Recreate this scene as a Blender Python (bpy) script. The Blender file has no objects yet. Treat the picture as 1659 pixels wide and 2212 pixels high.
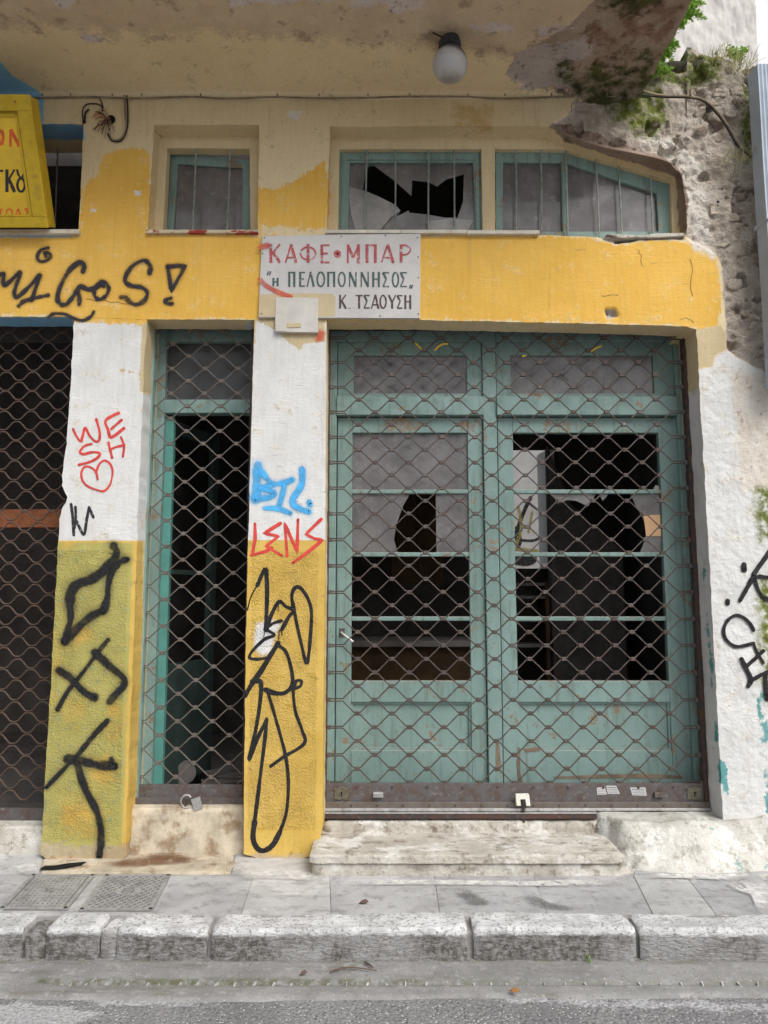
import bpy, math, random
import numpy as np
from mathutils import Vector, Matrix
from mathutils.geometry import delaunay_2d_cdt
random.seed(7); RNG = np.random.default_rng(7)
R = math.radians
scene = bpy.context.scene

# ------------------------------------------------------------------ camera
CAM_Z, PITCH, FPX, CX, CY = 1.6, R(6.6), 1597.0, 829.5, 1106.0     # focal length in units of a 1659 x 2212 picture
cam_d = bpy.data.cameras.new('camera'); cam = bpy.data.objects.new('camera', cam_d)
scene.collection.objects.link(cam); scene.camera = cam
cam.location = (0, 0, CAM_Z); cam.rotation_euler = (R(90) + PITCH, 0, 0)
cam_d.sensor_fit = 'VERTICAL'; cam_d.sensor_height = 36; cam_d.sensor_width = 36
cam_d.lens = FPX / 2212 * 36; cam_d.clip_end = 1000; cam_d.clip_start = 0.05

# ------------------------------------------------------------------ sky, sun, exposure
SUN_EL, SUN_AZ = R(48), R(144)          # azimuth clockwise from +Y: behind and to the right of the camera
world = bpy.data.worlds.new('World'); scene.world = world; world.use_nodes = True
wn = world.node_tree; wn.nodes.clear()
sky = wn.nodes.new('ShaderNodeTexSky'); sky.sky_type = 'NISHITA'; sky.sun_disc = False
sky.sun_elevation = SUN_EL; sky.sun_rotation = SUN_AZ; sky.air_density = 1.0; sky.dust_density = 4.0; sky.ozone_density = 1.0
hsv = wn.nodes.new('ShaderNodeHueSaturation'); hsv.inputs['Saturation'].default_value = 0.36   # thin overcast
bg = wn.nodes.new('ShaderNodeBackground'); bg.inputs['Strength'].default_value = 0.12
wo = wn.nodes.new('ShaderNodeOutputWorld')
wn.links.new(sky.outputs[0], hsv.inputs['Color']); wn.links.new(hsv.outputs[0], bg.inputs[0]); wn.links.new(bg.outputs[0], wo.inputs[0])
sl = bpy.data.lights.new('sun', 'SUN'); sl.energy = 2.0; sl.angle = R(38); sl.color = (1.0, 0.99, 0.975)
sun = bpy.data.objects.new('sun', sl); scene.collection.objects.link(sun)
sd = Vector((math.sin(SUN_AZ) * math.cos(SUN_EL), math.cos(SUN_AZ) * math.cos(SUN_EL), math.sin(SUN_EL)))
sun.rotation_euler = (-sd).to_track_quat('-Z', 'Y').to_euler(); sun.location = (3, -4, 9)
vs = scene.view_settings; vs.view_transform = 'Standard'; vs.look = 'None'; vs.exposure = 0.33; vs.gamma = 1.0; vs.use_curve_mapping = False
scene.cycles.max_bounces = 5; scene.cycles.diffuse_bounces = 4; scene.cycles.glossy_bounces = 2; scene.cycles.transparent_max_bounces = 16
scene.cycles.use_adaptive_sampling = True; scene.cycles.adaptive_threshold = 0.03

# ------------------------------------------------------------------ measuring helpers
SP, CP = math.sin(PITCH), math.cos(PITCH)
def ray(px, py):
    u, v = px - CX, CY - py
    return Vector((u, CP * FPX - SP * v, SP * FPX + CP * v))
def P(px, py, Y):
    d = ray(px, py); t = Y / d.y
    return Vector((d.x * t, Y, CAM_Z + d.z * t))
def PZ(px, py, Z):
    d = ray(px, py); t = (Z - CAM_Z) / d.z
    return Vector((d.x * t, d.y * t, Z))
def HIT(px, py, p0, n):
    d = ray(px, py); c = Vector((0, 0, CAM_Z)); t = (p0 - c).dot(n) / d.dot(n)
    return c + d * t
def proj(X, Y, Z):
    z = Z - CAM_Z; dep = CP * Y + SP * z; v = -SP * Y + CP * z
    return CX + FPX * X / dep, CY - FPX * v / dep

# ------------------------------------------------------------------ numpy noise
def _h(i, j, k):
    n = (i * 374761393 + j * 668265263 + k * 2147483647 + 1013904223) & 0xffffffff
    n = ((n ^ (n >> 13)) * 1274126177) & 0xffffffff
    return ((n ^ (n >> 16)) & 0xffff) / 65535.0
def vnoise(x, y, z):
    x, y, z = np.asarray(x, float), np.asarray(y, float), np.asarray(z, float)
    x, y, z = np.broadcast_arrays(x, y, z)
    i, j, k = np.floor(x).astype(np.int64), np.floor(y).astype(np.int64), np.floor(z).astype(np.int64)
    f, g, h = x - i, y - j, z - k
    f = f * f * (3 - 2 * f); g = g * g * (3 - 2 * g); h = h * h * (3 - 2 * h)
    r = 0
    for a in (0, 1):
        for b in (0, 1):
            for c in (0, 1):
                r = r + _h(i + a, j + b, k + c) * (f if a else 1 - f) * (g if b else 1 - g) * (h if c else 1 - h)
    return r * 2 - 1
def fbm(x, y, z, s, o=4):
    r, a, t = 0, 1.0, 0
    for q in range(o):
        r = r + a * vnoise(np.asarray(x) * s + 17.3 * q, np.asarray(y) * s + 5.1 * q, np.asarray(z) * s + 9.7 * q); t += a; a *= 0.5; s *= 2.03
    return r / t
def sstep(a, b, x):
    t = np.clip((x - a) / (b - a), 0, 1); return t * t * (3 - 2 * t)

# ------------------------------------------------------------------ polygons in picture units
def inpoly(px, py, poly):
    ins = np.zeros(len(px), bool); q = poly[-1]
    for p in poly:
        c = ((p[1] > py) != (q[1] > py))
        with np.errstate(divide='ignore', invalid='ignore'):
            xi = (q[0] - p[0]) * (py - p[1]) / (q[1] - p[1] + 1e-12) + p[0]
        ins ^= c & (px < xi); q = p
    return ins
def sdf1(px, py, poly):
    d = np.full(len(px), 1e9); q = poly[-1]
    for p in poly:
        ex, ey = q[0] - p[0], q[1] - p[1]; wx, wy = px - p[0], py - p[1]
        t = np.clip((wx * ex + wy * ey) / (ex * ex + ey * ey + 1e-9), 0, 1)
        d = np.minimum(d, (wx - ex * t) ** 2 + (wy - ey * t) ** 2); q = p
    d = np.sqrt(d)
    return np.where(inpoly(px, py, poly), d, -d)
def sdf(px, py, polys):
    r = np.full(len(px), -60.0)
    for p in polys: r = np.maximum(r, sdf1(px, py, p))
    return np.clip(r, -60, 60)

# ------------------------------------------------------------------ node helpers
class NT:
    def __init__(s, name):
        s.m = bpy.data.materials.new(name); s.m.use_nodes = True; s.t = s.m.node_tree; s.t.nodes.clear()
        s.out = s.t.nodes.new('ShaderNodeOutputMaterial'); s.geo = s.t.nodes.new('ShaderNodeNewGeometry'); s.pos = s.geo.outputs['Position']; s.cache = {}
    def put(s, sock, v):
        if isinstance(v, bpy.types.NodeSocket): s.t.links.new(v, sock)
        elif isinstance(v, (tuple, list)) and len(v) == 3 and sock.type == 'RGBA': sock.default_value = (*v, 1)
        else: sock.default_value = v
    def noise(s, scale, detail=5, rough=0.55, vec=None, dist=0.0):
        detail = min(detail, 5); key = (round(scale, 2), detail) if vec is None and not dist else None
        if key and key in s.cache: return s.cache[key]
        o = s._noise(scale, detail, rough, vec, dist)
        if key: s.cache[key] = o
        return o
    def _noise(s, scale, detail, rough, vec, dist):
        n = s.t.nodes.new('ShaderNodeTexNoise'); s.put(n.inputs['Vector'], vec or s.pos)
        n.inputs['Scale'].default_value = scale; n.inputs['Detail'].default_value = detail; n.inputs['Roughness'].default_value = rough; n.inputs['Distortion'].default_value = dist
        return n.outputs[0]
    def voro(s, scale, feature='F1', vec=None, rnd=1.0):
        n = s.t.nodes.new('ShaderNodeTexVoronoi'); n.feature = feature; s.put(n.inputs['Vector'], vec or s.pos); n.inputs['Scale'].default_value = scale
        n.inputs['Randomness'].default_value = rnd
        return n.outputs[0]
    def scl(s, v):
        n = s.t.nodes.new('ShaderNodeVectorMath'); n.operation = 'MULTIPLY'; s.put(n.inputs[0], s.pos); n.inputs[1].default_value = v; return n.outputs[0]
    def math(s, op, a, b=0.0, c=None):
        n = s.t.nodes.new('ShaderNodeMath'); n.operation = op; s.put(n.inputs[0], a); s.put(n.inputs[1], b)
        if c is not None: s.put(n.inputs[2], c)
        return n.outputs[0]
    def mr(s, v, a, b, c=0.0, d=1.0, smooth=True):
        n = s.t.nodes.new('ShaderNodeMapRange'); n.interpolation_type = 'SMOOTHSTEP' if smooth else 'LINEAR'
        s.put(n.inputs[0], v)
        for i, q in enumerate((a, b, c, d)): s.put(n.inputs[i + 1], q)
        return n.outputs[0]
    def mix(s, f, a, b, blend='MIX'):
        n = s.t.nodes.new('ShaderNodeMix'); n.data_type = 'RGBA'; n.blend_type = blend
        s.put(n.inputs[0], f); s.put(n.inputs[6], a); s.put(n.inputs[7], b); return n.outputs[2]
    def attr(s, name):
        n = s.t.nodes.new('ShaderNodeAttribute'); n.attribute_name = name; return n.outputs['Fac']
    def bump(s, h, dist=0.003, strength=1.0, prev=None):
        n = s.t.nodes.new('ShaderNodeBump'); n.inputs['Distance'].default_value = dist; s.put(n.inputs['Strength'], strength); s.put(n.inputs['Height'], h)
        if prev: s.put(n.inputs['Normal'], prev)
        return n.outputs[0]
    def bsdf(s, col, rough=0.85, normal=None, metal=0.0, spec=0.3, alpha=None):
        n = s.t.nodes.new('ShaderNodeBsdfPrincipled'); s.put(n.inputs['Base Color'], col); s.put(n.inputs['Roughness'], rough); s.put(n.inputs['Metallic'], metal)
        n.inputs['Specular IOR Level'].default_value = spec
        if normal: s.put(n.inputs['Normal'], normal)
        if alpha is not None: s.put(n.inputs['Alpha'], alpha)
        s.t.links.new(n.outputs[0], s.out.inputs[0]); return n
def vary(n, c, k=0.14, sc=4.0, d=6):
    a = tuple(max(0, q * (1 - k)) for q in c); b = tuple(min(1, q * (1 + k)) for q in c)
    return n.mix(n.mr(n.noise(sc, d, 0.6), 0.3, 0.7), a, b)
def dirty(n, col, k=0.5, sc=6.0, lo=0.5, hi=0.75, dirt=(0.10, 0.08, 0.06)):
    return n.mix(n.math('MULTIPLY', n.mr(n.noise(sc, 9, 0.68), lo, hi), k), col, dirt)
def stucco(n):
    v = n.noise(88, 3, 0.6, n.scl((1.0, 1.0, 1.1)), 0.5); return n.math('MULTIPLY', n.mr(v, 0.36, 0.66), n.mr(n.noise(9.0, 5, 0.62), 0.3, 0.62, 0.35, 1.1))

MAT = {}
def simple(name, col, rough=0.8, k=0.15, sc=6.0, dirt=None, bump=0.0, bsc=60, metal=0.0, spec=0.3):
    n = NT(name); c = vary(n, col, k, sc)
    if dirt: c = dirty(n, c, *dirt)
    nm = n.bump(n.noise(bsc, 6, 0.6), bump) if bump else None
    n.bsdf(c, rough, nm, metal, spec); MAT[name] = n.m; return n.m

POOL = (1.7, 4.0, 9.0, 18.0, 55.0)
def layered(name, base, layers, extra=None, rough_attr=None, streak=0.25, bump=0.0016):
    n = NT(name); q_ = lambda v: min(POOL, key=lambda a: abs(math.log(a / v)))
    med = n.noise(9, 8, 0.62); fine = n.noise(55, 5, 0.6); big = n.noise(1.7, 6, 0.6)
    edge = n.math('ADD', n.math('MULTIPLY', n.math('SUBTRACT', med, 0.5), 1.0), n.math('MULTIPLY', n.math('SUBTRACT', fine, 0.5), 0.6))
    col = n.mix(n.mr(big, 0.35, 0.65), base[0], base[1])
    col = n.mix(n.math('MULTIPLY', n.mr(fine, 0.52, 0.72), 0.35), col, base[2])
    sv = n.noise(1.0, 7, 0.65, n.scl((26, 26, 1.6)))
    for L in layers:
        a = n.attr(L['a'])
        m = n.mr(n.math('MULTIPLY_ADD', edge, L.get('amp', 10) * 2.0, a), -L.get('soft', 1.0), L.get('soft', 1.0))
        if L.get('brush'): m = n.mr(n.math('MULTIPLY_ADD', n.math('SUBTRACT', n.noise(1.0, 4, 0.65, n.scl((70, 70, 9))), 0.5), L['brush'], n.math('MULTIPLY_ADD', edge, L['amp'] * 2.0, a)), -L['soft'], L['soft'])
        if 'blotch' in L:
            s, lo, hi = L['blotch']; m = n.math('MULTIPLY', m, n.mr(n.noise(q_(s), 5, 0.62), lo, hi))
        if 'op' in L: m = n.math('MULTIPLY', m, L['op'])
        lc = n.mix(n.mr(n.noise(q_(L.get('vs', 5)), 5, 0.62), 0.3, 0.7), L['c'][0], L['c'][1])
        if len(L['c']) > 2: lc = n.mix(n.mr(n.noise(q_(L.get('vs2', 16)), 5, 0.62), 0.55, 0.66), lc, L['c'][2])
        if len(L['c']) > 3: lc = n.mix(n.mr(n.noise(18.0, 5, 0.62), 0.58, 0.68), lc, L['c'][3])
        col = n.mix(m, col, lc)
    col = n.mix(n.math('MULTIPLY', n.mr(sv, 0.55, 0.8), streak), col, (0.22, 0.17, 0.11))
    col = n.mix(n.math('MULTIPLY', n.mr(n.noise(1.0, 4, 0.6, n.scl((48, 48, 3.5))), 0.36, 0.64), 0.16), col, n.mix(1.0, col, (0.72, 0.70, 0.66), 'MULTIPLY'))
    col = n.mix(n.math('MULTIPLY', n.math('MULTIPLY', n.mr(n.noise(9.0, 5), 0.54, 0.70), n.mr(n.noise(55.0, 5), 0.42, 0.62)), 0.42), col, (0.24, 0.19, 0.13))
    col = n.mix(n.math('MULTIPLY', n.mr(n.noise(1.0, 5, 0.7, n.scl((7, 7, 55))), 0.64, 0.70), 0.35), col, (0.20, 0.155, 0.10))
    spk = n.mr(n.noise(150, 2, 0.5), 0.69, 0.74)
    col = n.mix(n.math('MULTIPLY', spk, 0.55), col, (0.12, 0.09, 0.06))
    h = n.math('ADD', n.math('MULTIPLY', fine, 0.5), med)
    nm = n.bump(h, bump * 4, 0.5)
    nm = n.bump(n.noise(1.0, 5, 0.65, n.scl((14, 14, 75))), 0.004, n.mr(n.noise(4.0, 5), 0.42, 0.62, 0.1, 0.8), nm)
    nm = n.bump(n.noise(170, 3, 0.6), 0.0016, 0.7, nm)
    nm = n.bump(stucco(n), 0.0042, n.mr(n.attr('stucco'), 3, 9), nm)
    br = n.mr(n.attr('bare'), -4, 6)
    wr = n.math('MULTIPLY', n.mr(n.attr('rough'), -6, 10), 0.30)
    nm = n.bump(n.noise(30, 5, 0.68), 0.03, n.math('MAXIMUM', br, wr), nm)
    n.bsdf(col, 0.86, nm, 0, 0.25); MAT[name] = n.m; return n.m

BEIGE = ((0.66, 0.53, 0.315), (0.73, 0.605, 0.385), (0.57, 0.45, 0.26))
YEL = ((0.71, 0.415, 0.075), (0.76, 0.465, 0.10), (0.80, 0.53, 0.17))
WHT = ((0.62, 0.615, 0.595), (0.71, 0.705, 0.69), (0.69, 0.665, 0.605))
BARE = ((0.42, 0.355, 0.29), (0.58, 0.52, 0.445), (0.28, 0.225, 0.175), (0.68, 0.63, 0.56))
layered('facade_plaster', BEIGE, [
    dict(a='white', c=WHT, amp=5, soft=1, vs2=9),
    dict(a='yellow', c=YEL, amp=15, soft=2.0, vs2=9, brush=30),
    dict(a='blue', c=((0.20, 0.42, 0.63), (0.25, 0.48, 0.68)), amp=5, soft=3),
    dict(a='ochre', c=((0.57, 0.375, 0.085), (0.66, 0.455, 0.12), (0.60, 0.39, 0.07)), amp=4, soft=1),
    dict(a='olive', c=((0.34, 0.335, 0.10), (0.42, 0.395, 0.13), (0.32, 0.37, 0.18)), amp=4, soft=3, blotch=(4.0, 0.28, 0.5), op=0.85),
    dict(a='beigeover', c=((0.52, 0.42, 0.25), (0.58, 0.48, 0.30)), amp=7, soft=1),
    dict(a='rustwash', c=((0.50, 0.31, 0.11), (0.55, 0.36, 0.15)), amp=30, soft=12, blotch=(9, 0.35, 0.55), op=0.7),
    dict(a='chipwhite', c=((0.68, 0.63, 0.58), (0.74, 0.70, 0.66)), amp=12, soft=1),
    dict(a='redover', c=((0.50, 0.10, 0.06), (0.55, 0.14, 0.08)), amp=6, soft=5),
    dict(a='teal', c=((0.10, 0.30, 0.30), (0.16, 0.36, 0.36)), amp=12, soft=1, blotch=(9, 0.40, 0.5)),
    dict(a='bare', c=BARE, amp=12, soft=1.5, vs=7, vs2=11),
    dict(a='pale', c=((0.60, 0.54, 0.46), (0.72, 0.68, 0.62), (0.45, 0.37, 0.28)), amp=22, soft=6, vs=9),
    dict(a='brick', c=((0.24, 0.17, 0.13), (0.33, 0.25, 0.20), (0.16, 0.11, 0.08)), amp=8, soft=2),
    dict(a='foot', c=((0.34, 0.27, 0.19), (0.50, 0.42, 0.33), (0.25, 0.16, 0.07)), amp=34, soft=8, op=0.8),
    dict(a='moss', c=((0.10, 0.125, 0.02), (0.19, 0.22, 0.04), (0.07, 0.07, 0.025)), amp=26, soft=14, blotch=(18, 0.30, 0.54)),
    dict(a='whitespray', c=((0.78, 0.78, 0.78), (0.8, 0.8, 0.8)), amp=6, soft=7),
])
layered('soffit_plaster', ((0.74, 0.60, 0.365), (0.79, 0.66, 0.42), (0.68, 0.545, 0.33)), [
    dict(a='blue', c=((0.22, 0.46, 0.68), (0.26, 0.52, 0.72)), amp=3, soft=2),
    dict(a='worn', c=((0.54, 0.42, 0.29), (0.64, 0.52, 0.36), (0.42, 0.32, 0.225)), amp=55, soft=14, vs=4, vs2=9),
    dict(a='flake', c=((0.55, 0.46, 0.43), (0.66, 0.60, 0.57), (0.40, 0.31, 0.28)), amp=26, soft=1),
    dict(a='bare', c=((0.36, 0.27, 0.20), (0.50, 0.40, 0.32), (0.20, 0.14, 0.10), (0.40, 0.30, 0.17)), amp=24, soft=2, vs=5, vs2=8),
    dict(a='pale', c=((0.47, 0.40, 0.38), (0.60, 0.54, 0.52), (0.32, 0.25, 0.225)), amp=22, soft=1.5),
    dict(a='brick', c=((0.27, 0.155, 0.11), (0.36, 0.22, 0.165), (0.17, 0.105, 0.075)), amp=30, soft=6, blotch=(9, 0.4, 0.55)),
    dict(a='moss', c=((0.045, 0.05, 0.014), (0.10, 0.11, 0.03), (0.03, 0.025, 0.012)), amp=36, soft=16, blotch=(11, 0.34, 0.6)),
], streak=0.1)

def green_paint():
    n = NT('green_door_paint'); c = n.mix(n.mr(n.noise(2.3, 7, 0.6), 0.3, 0.7), (0.185, 0.285, 0.26), (0.24, 0.35, 0.325))
    c = n.mix(n.math('MULTIPLY', n.mr(n.noise(1.0, 8, 0.7, n.scl((22, 22, 2.2))), 0.48, 0.72), 0.6), c, (0.10, 0.115, 0.09))
    c = n.mix(n.math('MULTIPLY', n.mr(n.noise(14, 9, 0.7), 0.56, 0.72), 0.6), c, (0.15, 0.15, 0.11))
    c = n.mix(n.mr(n.noise(11, 9, 0.72), 0.695, 0.705), c, (0.23, 0.16, 0.10))
    c = n.mix(n.mr(n.noise(120, 3, 0.6), 0.70, 0.74), c, (0.06, 0.05, 0.04))
    up = n.t.nodes.new('ShaderNodeSeparateXYZ'); n.t.links.new(n.geo.outputs['Normal'], up.inputs[0])      # dust lying on ledges
    c = n.mix(n.math('MULTIPLY', n.mr(up.outputs[2], 0.35, 0.9), 0.85), c, (0.34, 0.31, 0.275))
    c = n.mix(n.mr(n.math('MULTIPLY_ADD', n.noise(55, 5, 0.7), 0.35, n.noise(4.4, 5, 0.7)), 0.795, 0.805), c, (0.25, 0.185, 0.125))
    nm = n.bump(n.noise(1.0, 6, 0.6, n.scl((60, 60, 5))), 0.0015); nm = n.bump(n.noise(30, 7, 0.6), 0.001, 0.6, nm)
    n.bsdf(c, 0.55, nm, 0, 0.4); MAT['green'] = n.m
green_paint()
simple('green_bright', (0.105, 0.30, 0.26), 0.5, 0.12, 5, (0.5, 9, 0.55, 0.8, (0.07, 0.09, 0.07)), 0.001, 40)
simple('green_shaded', (0.030, 0.050, 0.045), 0.6, 0.3, 6, (0.6, 9, 0.5, 0.75, (0.03, 0.025, 0.02)))  # leaf green darkened so the room's shade sits in the colour
def rust(name, base, red, k):
    n = NT(name); c = n.mix(n.mr(n.noise(16, 8, 0.7), 0.4, 0.62), base, red)
    c = n.mix(n.math('MULTIPLY', n.mr(n.noise(45, 6, 0.65), 0.55, 0.75), k), c, (0.22, 0.205, 0.195))
    n.bsdf(c, n.mr(n.noise(30, 4), 0.3, 0.7, 0.42, 0.75), n.bump(n.noise(160, 5, 0.6), 0.0015), 0.25, 0.4); MAT[name] = n.m
rust('rod_steel', (0.085, 0.070, 0.064), (0.092, 0.064, 0.053), 0.9)
rust('rod_steel_grey', (0.15, 0.132, 0.117), (0.13, 0.105, 0.088), 0.5)
simple('bar_paint', (0.25, 0.29, 0.26), 0.6, 0.25, 20, (0.6, 14, 0.5, 0.7, (0.12, 0.08, 0.06)))
rust('rod_rust', (0.095, 0.068, 0.055), (0.115, 0.07, 0.05), 0.25)
rust('bar_rust', (0.12, 0.112, 0.112), (0.105, 0.076, 0.066), 1.0)
rust('bar_dark', (0.055, 0.045, 0.045), (0.10, 0.05, 0.035), 0.5)
rust('orange_rust', (0.36, 0.13, 0.05), (0.26, 0.085, 0.035), 0.1)
simple('worn_steel', (0.50, 0.49, 0.48), 0.4, 0.2, 30, (0.5, 20, 0.5, 0.7, (0.15, 0.10, 0.07)), 0.0008, 90, 0.7, 0.5)
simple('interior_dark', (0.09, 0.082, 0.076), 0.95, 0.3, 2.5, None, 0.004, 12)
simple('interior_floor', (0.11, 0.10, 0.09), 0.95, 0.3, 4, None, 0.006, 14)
simple('worn_wood', (0.21, 0.16, 0.11), 0.85, 0.3, 12, (0.5, 20, 0.5, 0.7))
simple('interior_pale', (0.17, 0.155, 0.145), 0.9, 0.2, 6, (0.6, 8, 0.45, 0.7), 0.003, 30)
simple('interior_wood', (0.055, 0.030, 0.012), 0.8, 0.35, 6, None, 0.002, 30)
simple('yard_white', (0.70, 0.68, 0.64), 0.9, 0.08, 4, (0.5, 5, 0.55, 0.75, (0.35, 0.27, 0.19)), 0.004, 25)
simple('stone_threshold', (0.50, 0.44, 0.34), 0.9, 0.22, 7, (0.75, 8, 0.48, 0.68, (0.20, 0.115, 0.05)), 0.005, 40)
def concrete(name, a, b, dark, dk, bump=0.006, speck=0.5, chalk=None, stain=None):
    n = NT(name); c = n.mix(n.mr(n.noise(3.2, 8, 0.65), 0.32, 0.68), a, b)
    c = n.mix(n.math('MULTIPLY', n.mr(n.noise(13, 10, 0.72), 0.5, 0.68), dk), c, dark)
    c = n.mix(n.math('MULTIPLY', n.mr(n.noise(1.0, 8, 0.7, n.scl((3, 14, 14))), 0.53, 0.72), dk * 0.8), c, dark)
    if chalk: c = n.mix(n.math('MULTIPLY', n.mr(n.noise(6.3 if bump > .01 else 2.4, 5, 0.72), 0.52, 0.62), 0.8 if bump > .01 else 0.5), c, chalk)
    if stain: c = n.mix(n.math('MULTIPLY', n.mr(n.noise(8.1, 5, 0.7), 0.645, 0.675), 0.7), c, stain)
    c = n.mix(n.math('MULTIPLY', n.mr(n.noise(130, 3, 0.6), 0.60, 0.70), speck), c, tuple(q * 0.3 for q in a))
    nm = n.bump(n.noise(22, 9, 0.66), bump); nm = n.bump(n.noise(140, 4, 0.6), 0.0018, 0.7, nm)
    n.bsdf(c, 0.88, nm, 0, 0.25); MAT[name] = n.m
concrete('step_concrete', (0.40, 0.37, 0.315), (0.58, 0.55, 0.49), (0.17, 0.135, 0.095), 0.85, 0.014, 0.5, (0.70, 0.68, 0.645))
concrete('ramp_concrete', (0.42, 0.40, 0.355), (0.58, 0.56, 0.515), (0.20, 0.175, 0.13), 0.7, 0.014, 0.5, (0.70, 0.685, 0.655), (0.13, 0.30, 0.29))
concrete('slab_concrete', (0.305, 0.30, 0.298), (0.425, 0.42, 0.418), (0.17, 0.16, 0.15), 0.6, 0.004, 0.4, (0.56, 0.555, 0.55))
concrete('slab_concrete_pale', (0.365, 0.36, 0.35), (0.48, 0.475, 0.465), (0.20, 0.185, 0.17), 0.6, 0.004, 0.4, (0.62, 0.605, 0.58))
concrete('joint_mortar', (0.27, 0.26, 0.245), (0.38, 0.365, 0.345), (0.18, 0.165, 0.145), 0.6)
def guttermat():
    n = NT('gutter_concrete'); c = n.mix(n.mr(n.noise(3.2, 5, 0.65), 0.35, 0.65), (0.20, 0.196, 0.19), (0.28, 0.275, 0.268))
    c = n.mix(n.math('MULTIPLY', n.mr(n.noise(1.0, 5, 0.7, n.scl((2.5, 16, 16))), 0.5, 0.68), 0.75), c, (0.155, 0.14, 0.115))
    c = n.mix(n.math('MULTIPLY', n.mr(n.noise(18, 5, 0.7), 0.54, 0.7), 0.6), c, (0.40, 0.39, 0.37))
    c = n.mix(n.math('MULTIPLY', n.attr('moss'), n.mr(n.noise(18, 5, 0.7), 0.38, 0.6)), c, (0.085, 0.088, 0.045))
    v = n.voro(70); c = n.mix(n.math('MULTIPLY', n.mr(v, 0.14, 0.26, 1.0, 0.0), n.mr(n.noise(60, 2), 0.5, 0.58, 0, 0.7)), c, (0.50, 0.48, 0.45))
    c = n.mix(n.mr(n.noise(90, 3, 0.6), 0.60, 0.70), c, (0.14, 0.125, 0.105))
    nm = n.bump(n.noise(22, 5, 0.66), 0.005); nm = n.bump(n.noise(120, 4, 0.6), 0.002, 0.7, nm)
    n.bsdf(c, 0.8, nm, 0, 0.3); MAT['gutter_concrete'] = n.m
guttermat()
def kerbmat():
    n = NT('kerb_stone'); up = n.t.nodes.new('ShaderNodeSeparateXYZ'); n.t.links.new(n.geo.outputs['Normal'], up.inputs[0])
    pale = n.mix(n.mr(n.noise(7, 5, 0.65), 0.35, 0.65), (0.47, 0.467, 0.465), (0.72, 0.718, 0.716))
    a = n.attr('worn')       # limestone worn pale along the upper arris; top light and face shade also painted in
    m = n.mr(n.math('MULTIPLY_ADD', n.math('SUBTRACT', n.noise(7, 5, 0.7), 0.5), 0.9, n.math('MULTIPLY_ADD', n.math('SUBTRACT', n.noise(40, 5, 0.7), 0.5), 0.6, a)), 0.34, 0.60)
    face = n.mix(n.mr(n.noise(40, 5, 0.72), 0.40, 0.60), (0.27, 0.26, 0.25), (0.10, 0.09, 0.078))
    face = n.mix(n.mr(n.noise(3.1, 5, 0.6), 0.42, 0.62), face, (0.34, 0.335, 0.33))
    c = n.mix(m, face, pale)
    c = n.mix(n.math('MULTIPLY', n.mr(n.noise(62, 5, 0.7), 0.53, 0.62), 0.75), c, (0.17, 0.15, 0.125))
    nm = n.bump(n.noise(1.0, 7, 0.65, n.scl((30, 60, 75))), 0.016); nm = n.bump(n.noise(160, 4, 0.6), 0.002, 0.6, nm)
    n.bsdf(c, 0.8, nm, 0, 0.3); MAT['kerb'] = n.m
kerbmat()
def asphalt():
    n = NT('asphalt'); c = n.mix(n.mr(n.noise(2.2, 5, 0.65), 0.35, 0.65), (0.18, 0.176, 0.178), (0.245, 0.24, 0.24))
    v = n.voro(66); c = n.mix(n.mr(n.noise(75, 4, 0.7), 0.50, 0.66), c, (0.075, 0.073, 0.075))
    c = n.mix(n.math('MULTIPLY', n.mr(v, 0.17, 0.27, 1.0, 0.0), n.mr(n.noise(60, 2), 0.44, 0.52)), c, (0.58, 0.57, 0.56))
    sm = n.mr(n.math('MULTIPLY_ADD', n.math('SUBTRACT', n.noise(9, 5, 0.7), 0.5), 60.0, n.attr('smear')), -3, 3)
    c = n.mix(n.math('MULTIPLY', sm, 0.85), c, n.mix(n.mr(n.noise(75, 4, 0.7), 0.45, 0.62), (0.44, 0.44, 0.45), (0.27, 0.265, 0.26)))
    nm = n.bump(v, 0.005); nm = n.bump(n.noise(75, 4, 0.6), 0.006, 0.8, nm)
    n.bsdf(c, 0.75, nm, 0, 0.35); MAT['asphalt'] = n.m
asphalt()
def glass(name, alpha, col=(0.16, 0.15, 0.15)):
    n = NT(name); c = n.mix(n.mr(n.noise(2.6, 7, 0.6), 0.3, 0.7), tuple(q * 0.82 for q in col), tuple(q * 1.2 for q in col))
    c = n.mix(n.math('MULTIPLY', n.mr(n.noise(1.0, 8, 0.7, n.scl((24, 24, 2.5))), 0.5, 0.75), 0.35), c, tuple(q * 1.7 for q in col))
    c = n.mix(n.math('MULTIPLY', n.mr(n.noise(26, 5, 0.75), 0.56, 0.72), n.mr(n.noise(5.2, 5, 0.7), 0.45, 0.6)), c, (0.32, 0.31, 0.30))
    c = n.mix(n.math('MULTIPLY', n.mr(n.noise(4.1, 4, 0.7), 0.5, 0.66), 0.5), c, tuple(q * 0.6 for q in col))
    n.bsdf(c, n.mr(n.noise(9, 5), 0.3, 0.7, 0.06, 0.3), n.bump(n.noise(2.6, 5), 0.004, 0.3), 0, 0.6, n.mr(n.noise(5.2, 5, 0.7), 0.35, 0.6, alpha * 0.86, min(1.0, alpha * 1.05))); MAT[name] = n.m
glass('dusty_glass', 0.93); glass('shard_glass', 0.88, (0.30, 0.29, 0.28)); glass('clear_glass', 0.55, (0.10, 0.10, 0.10))
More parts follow.
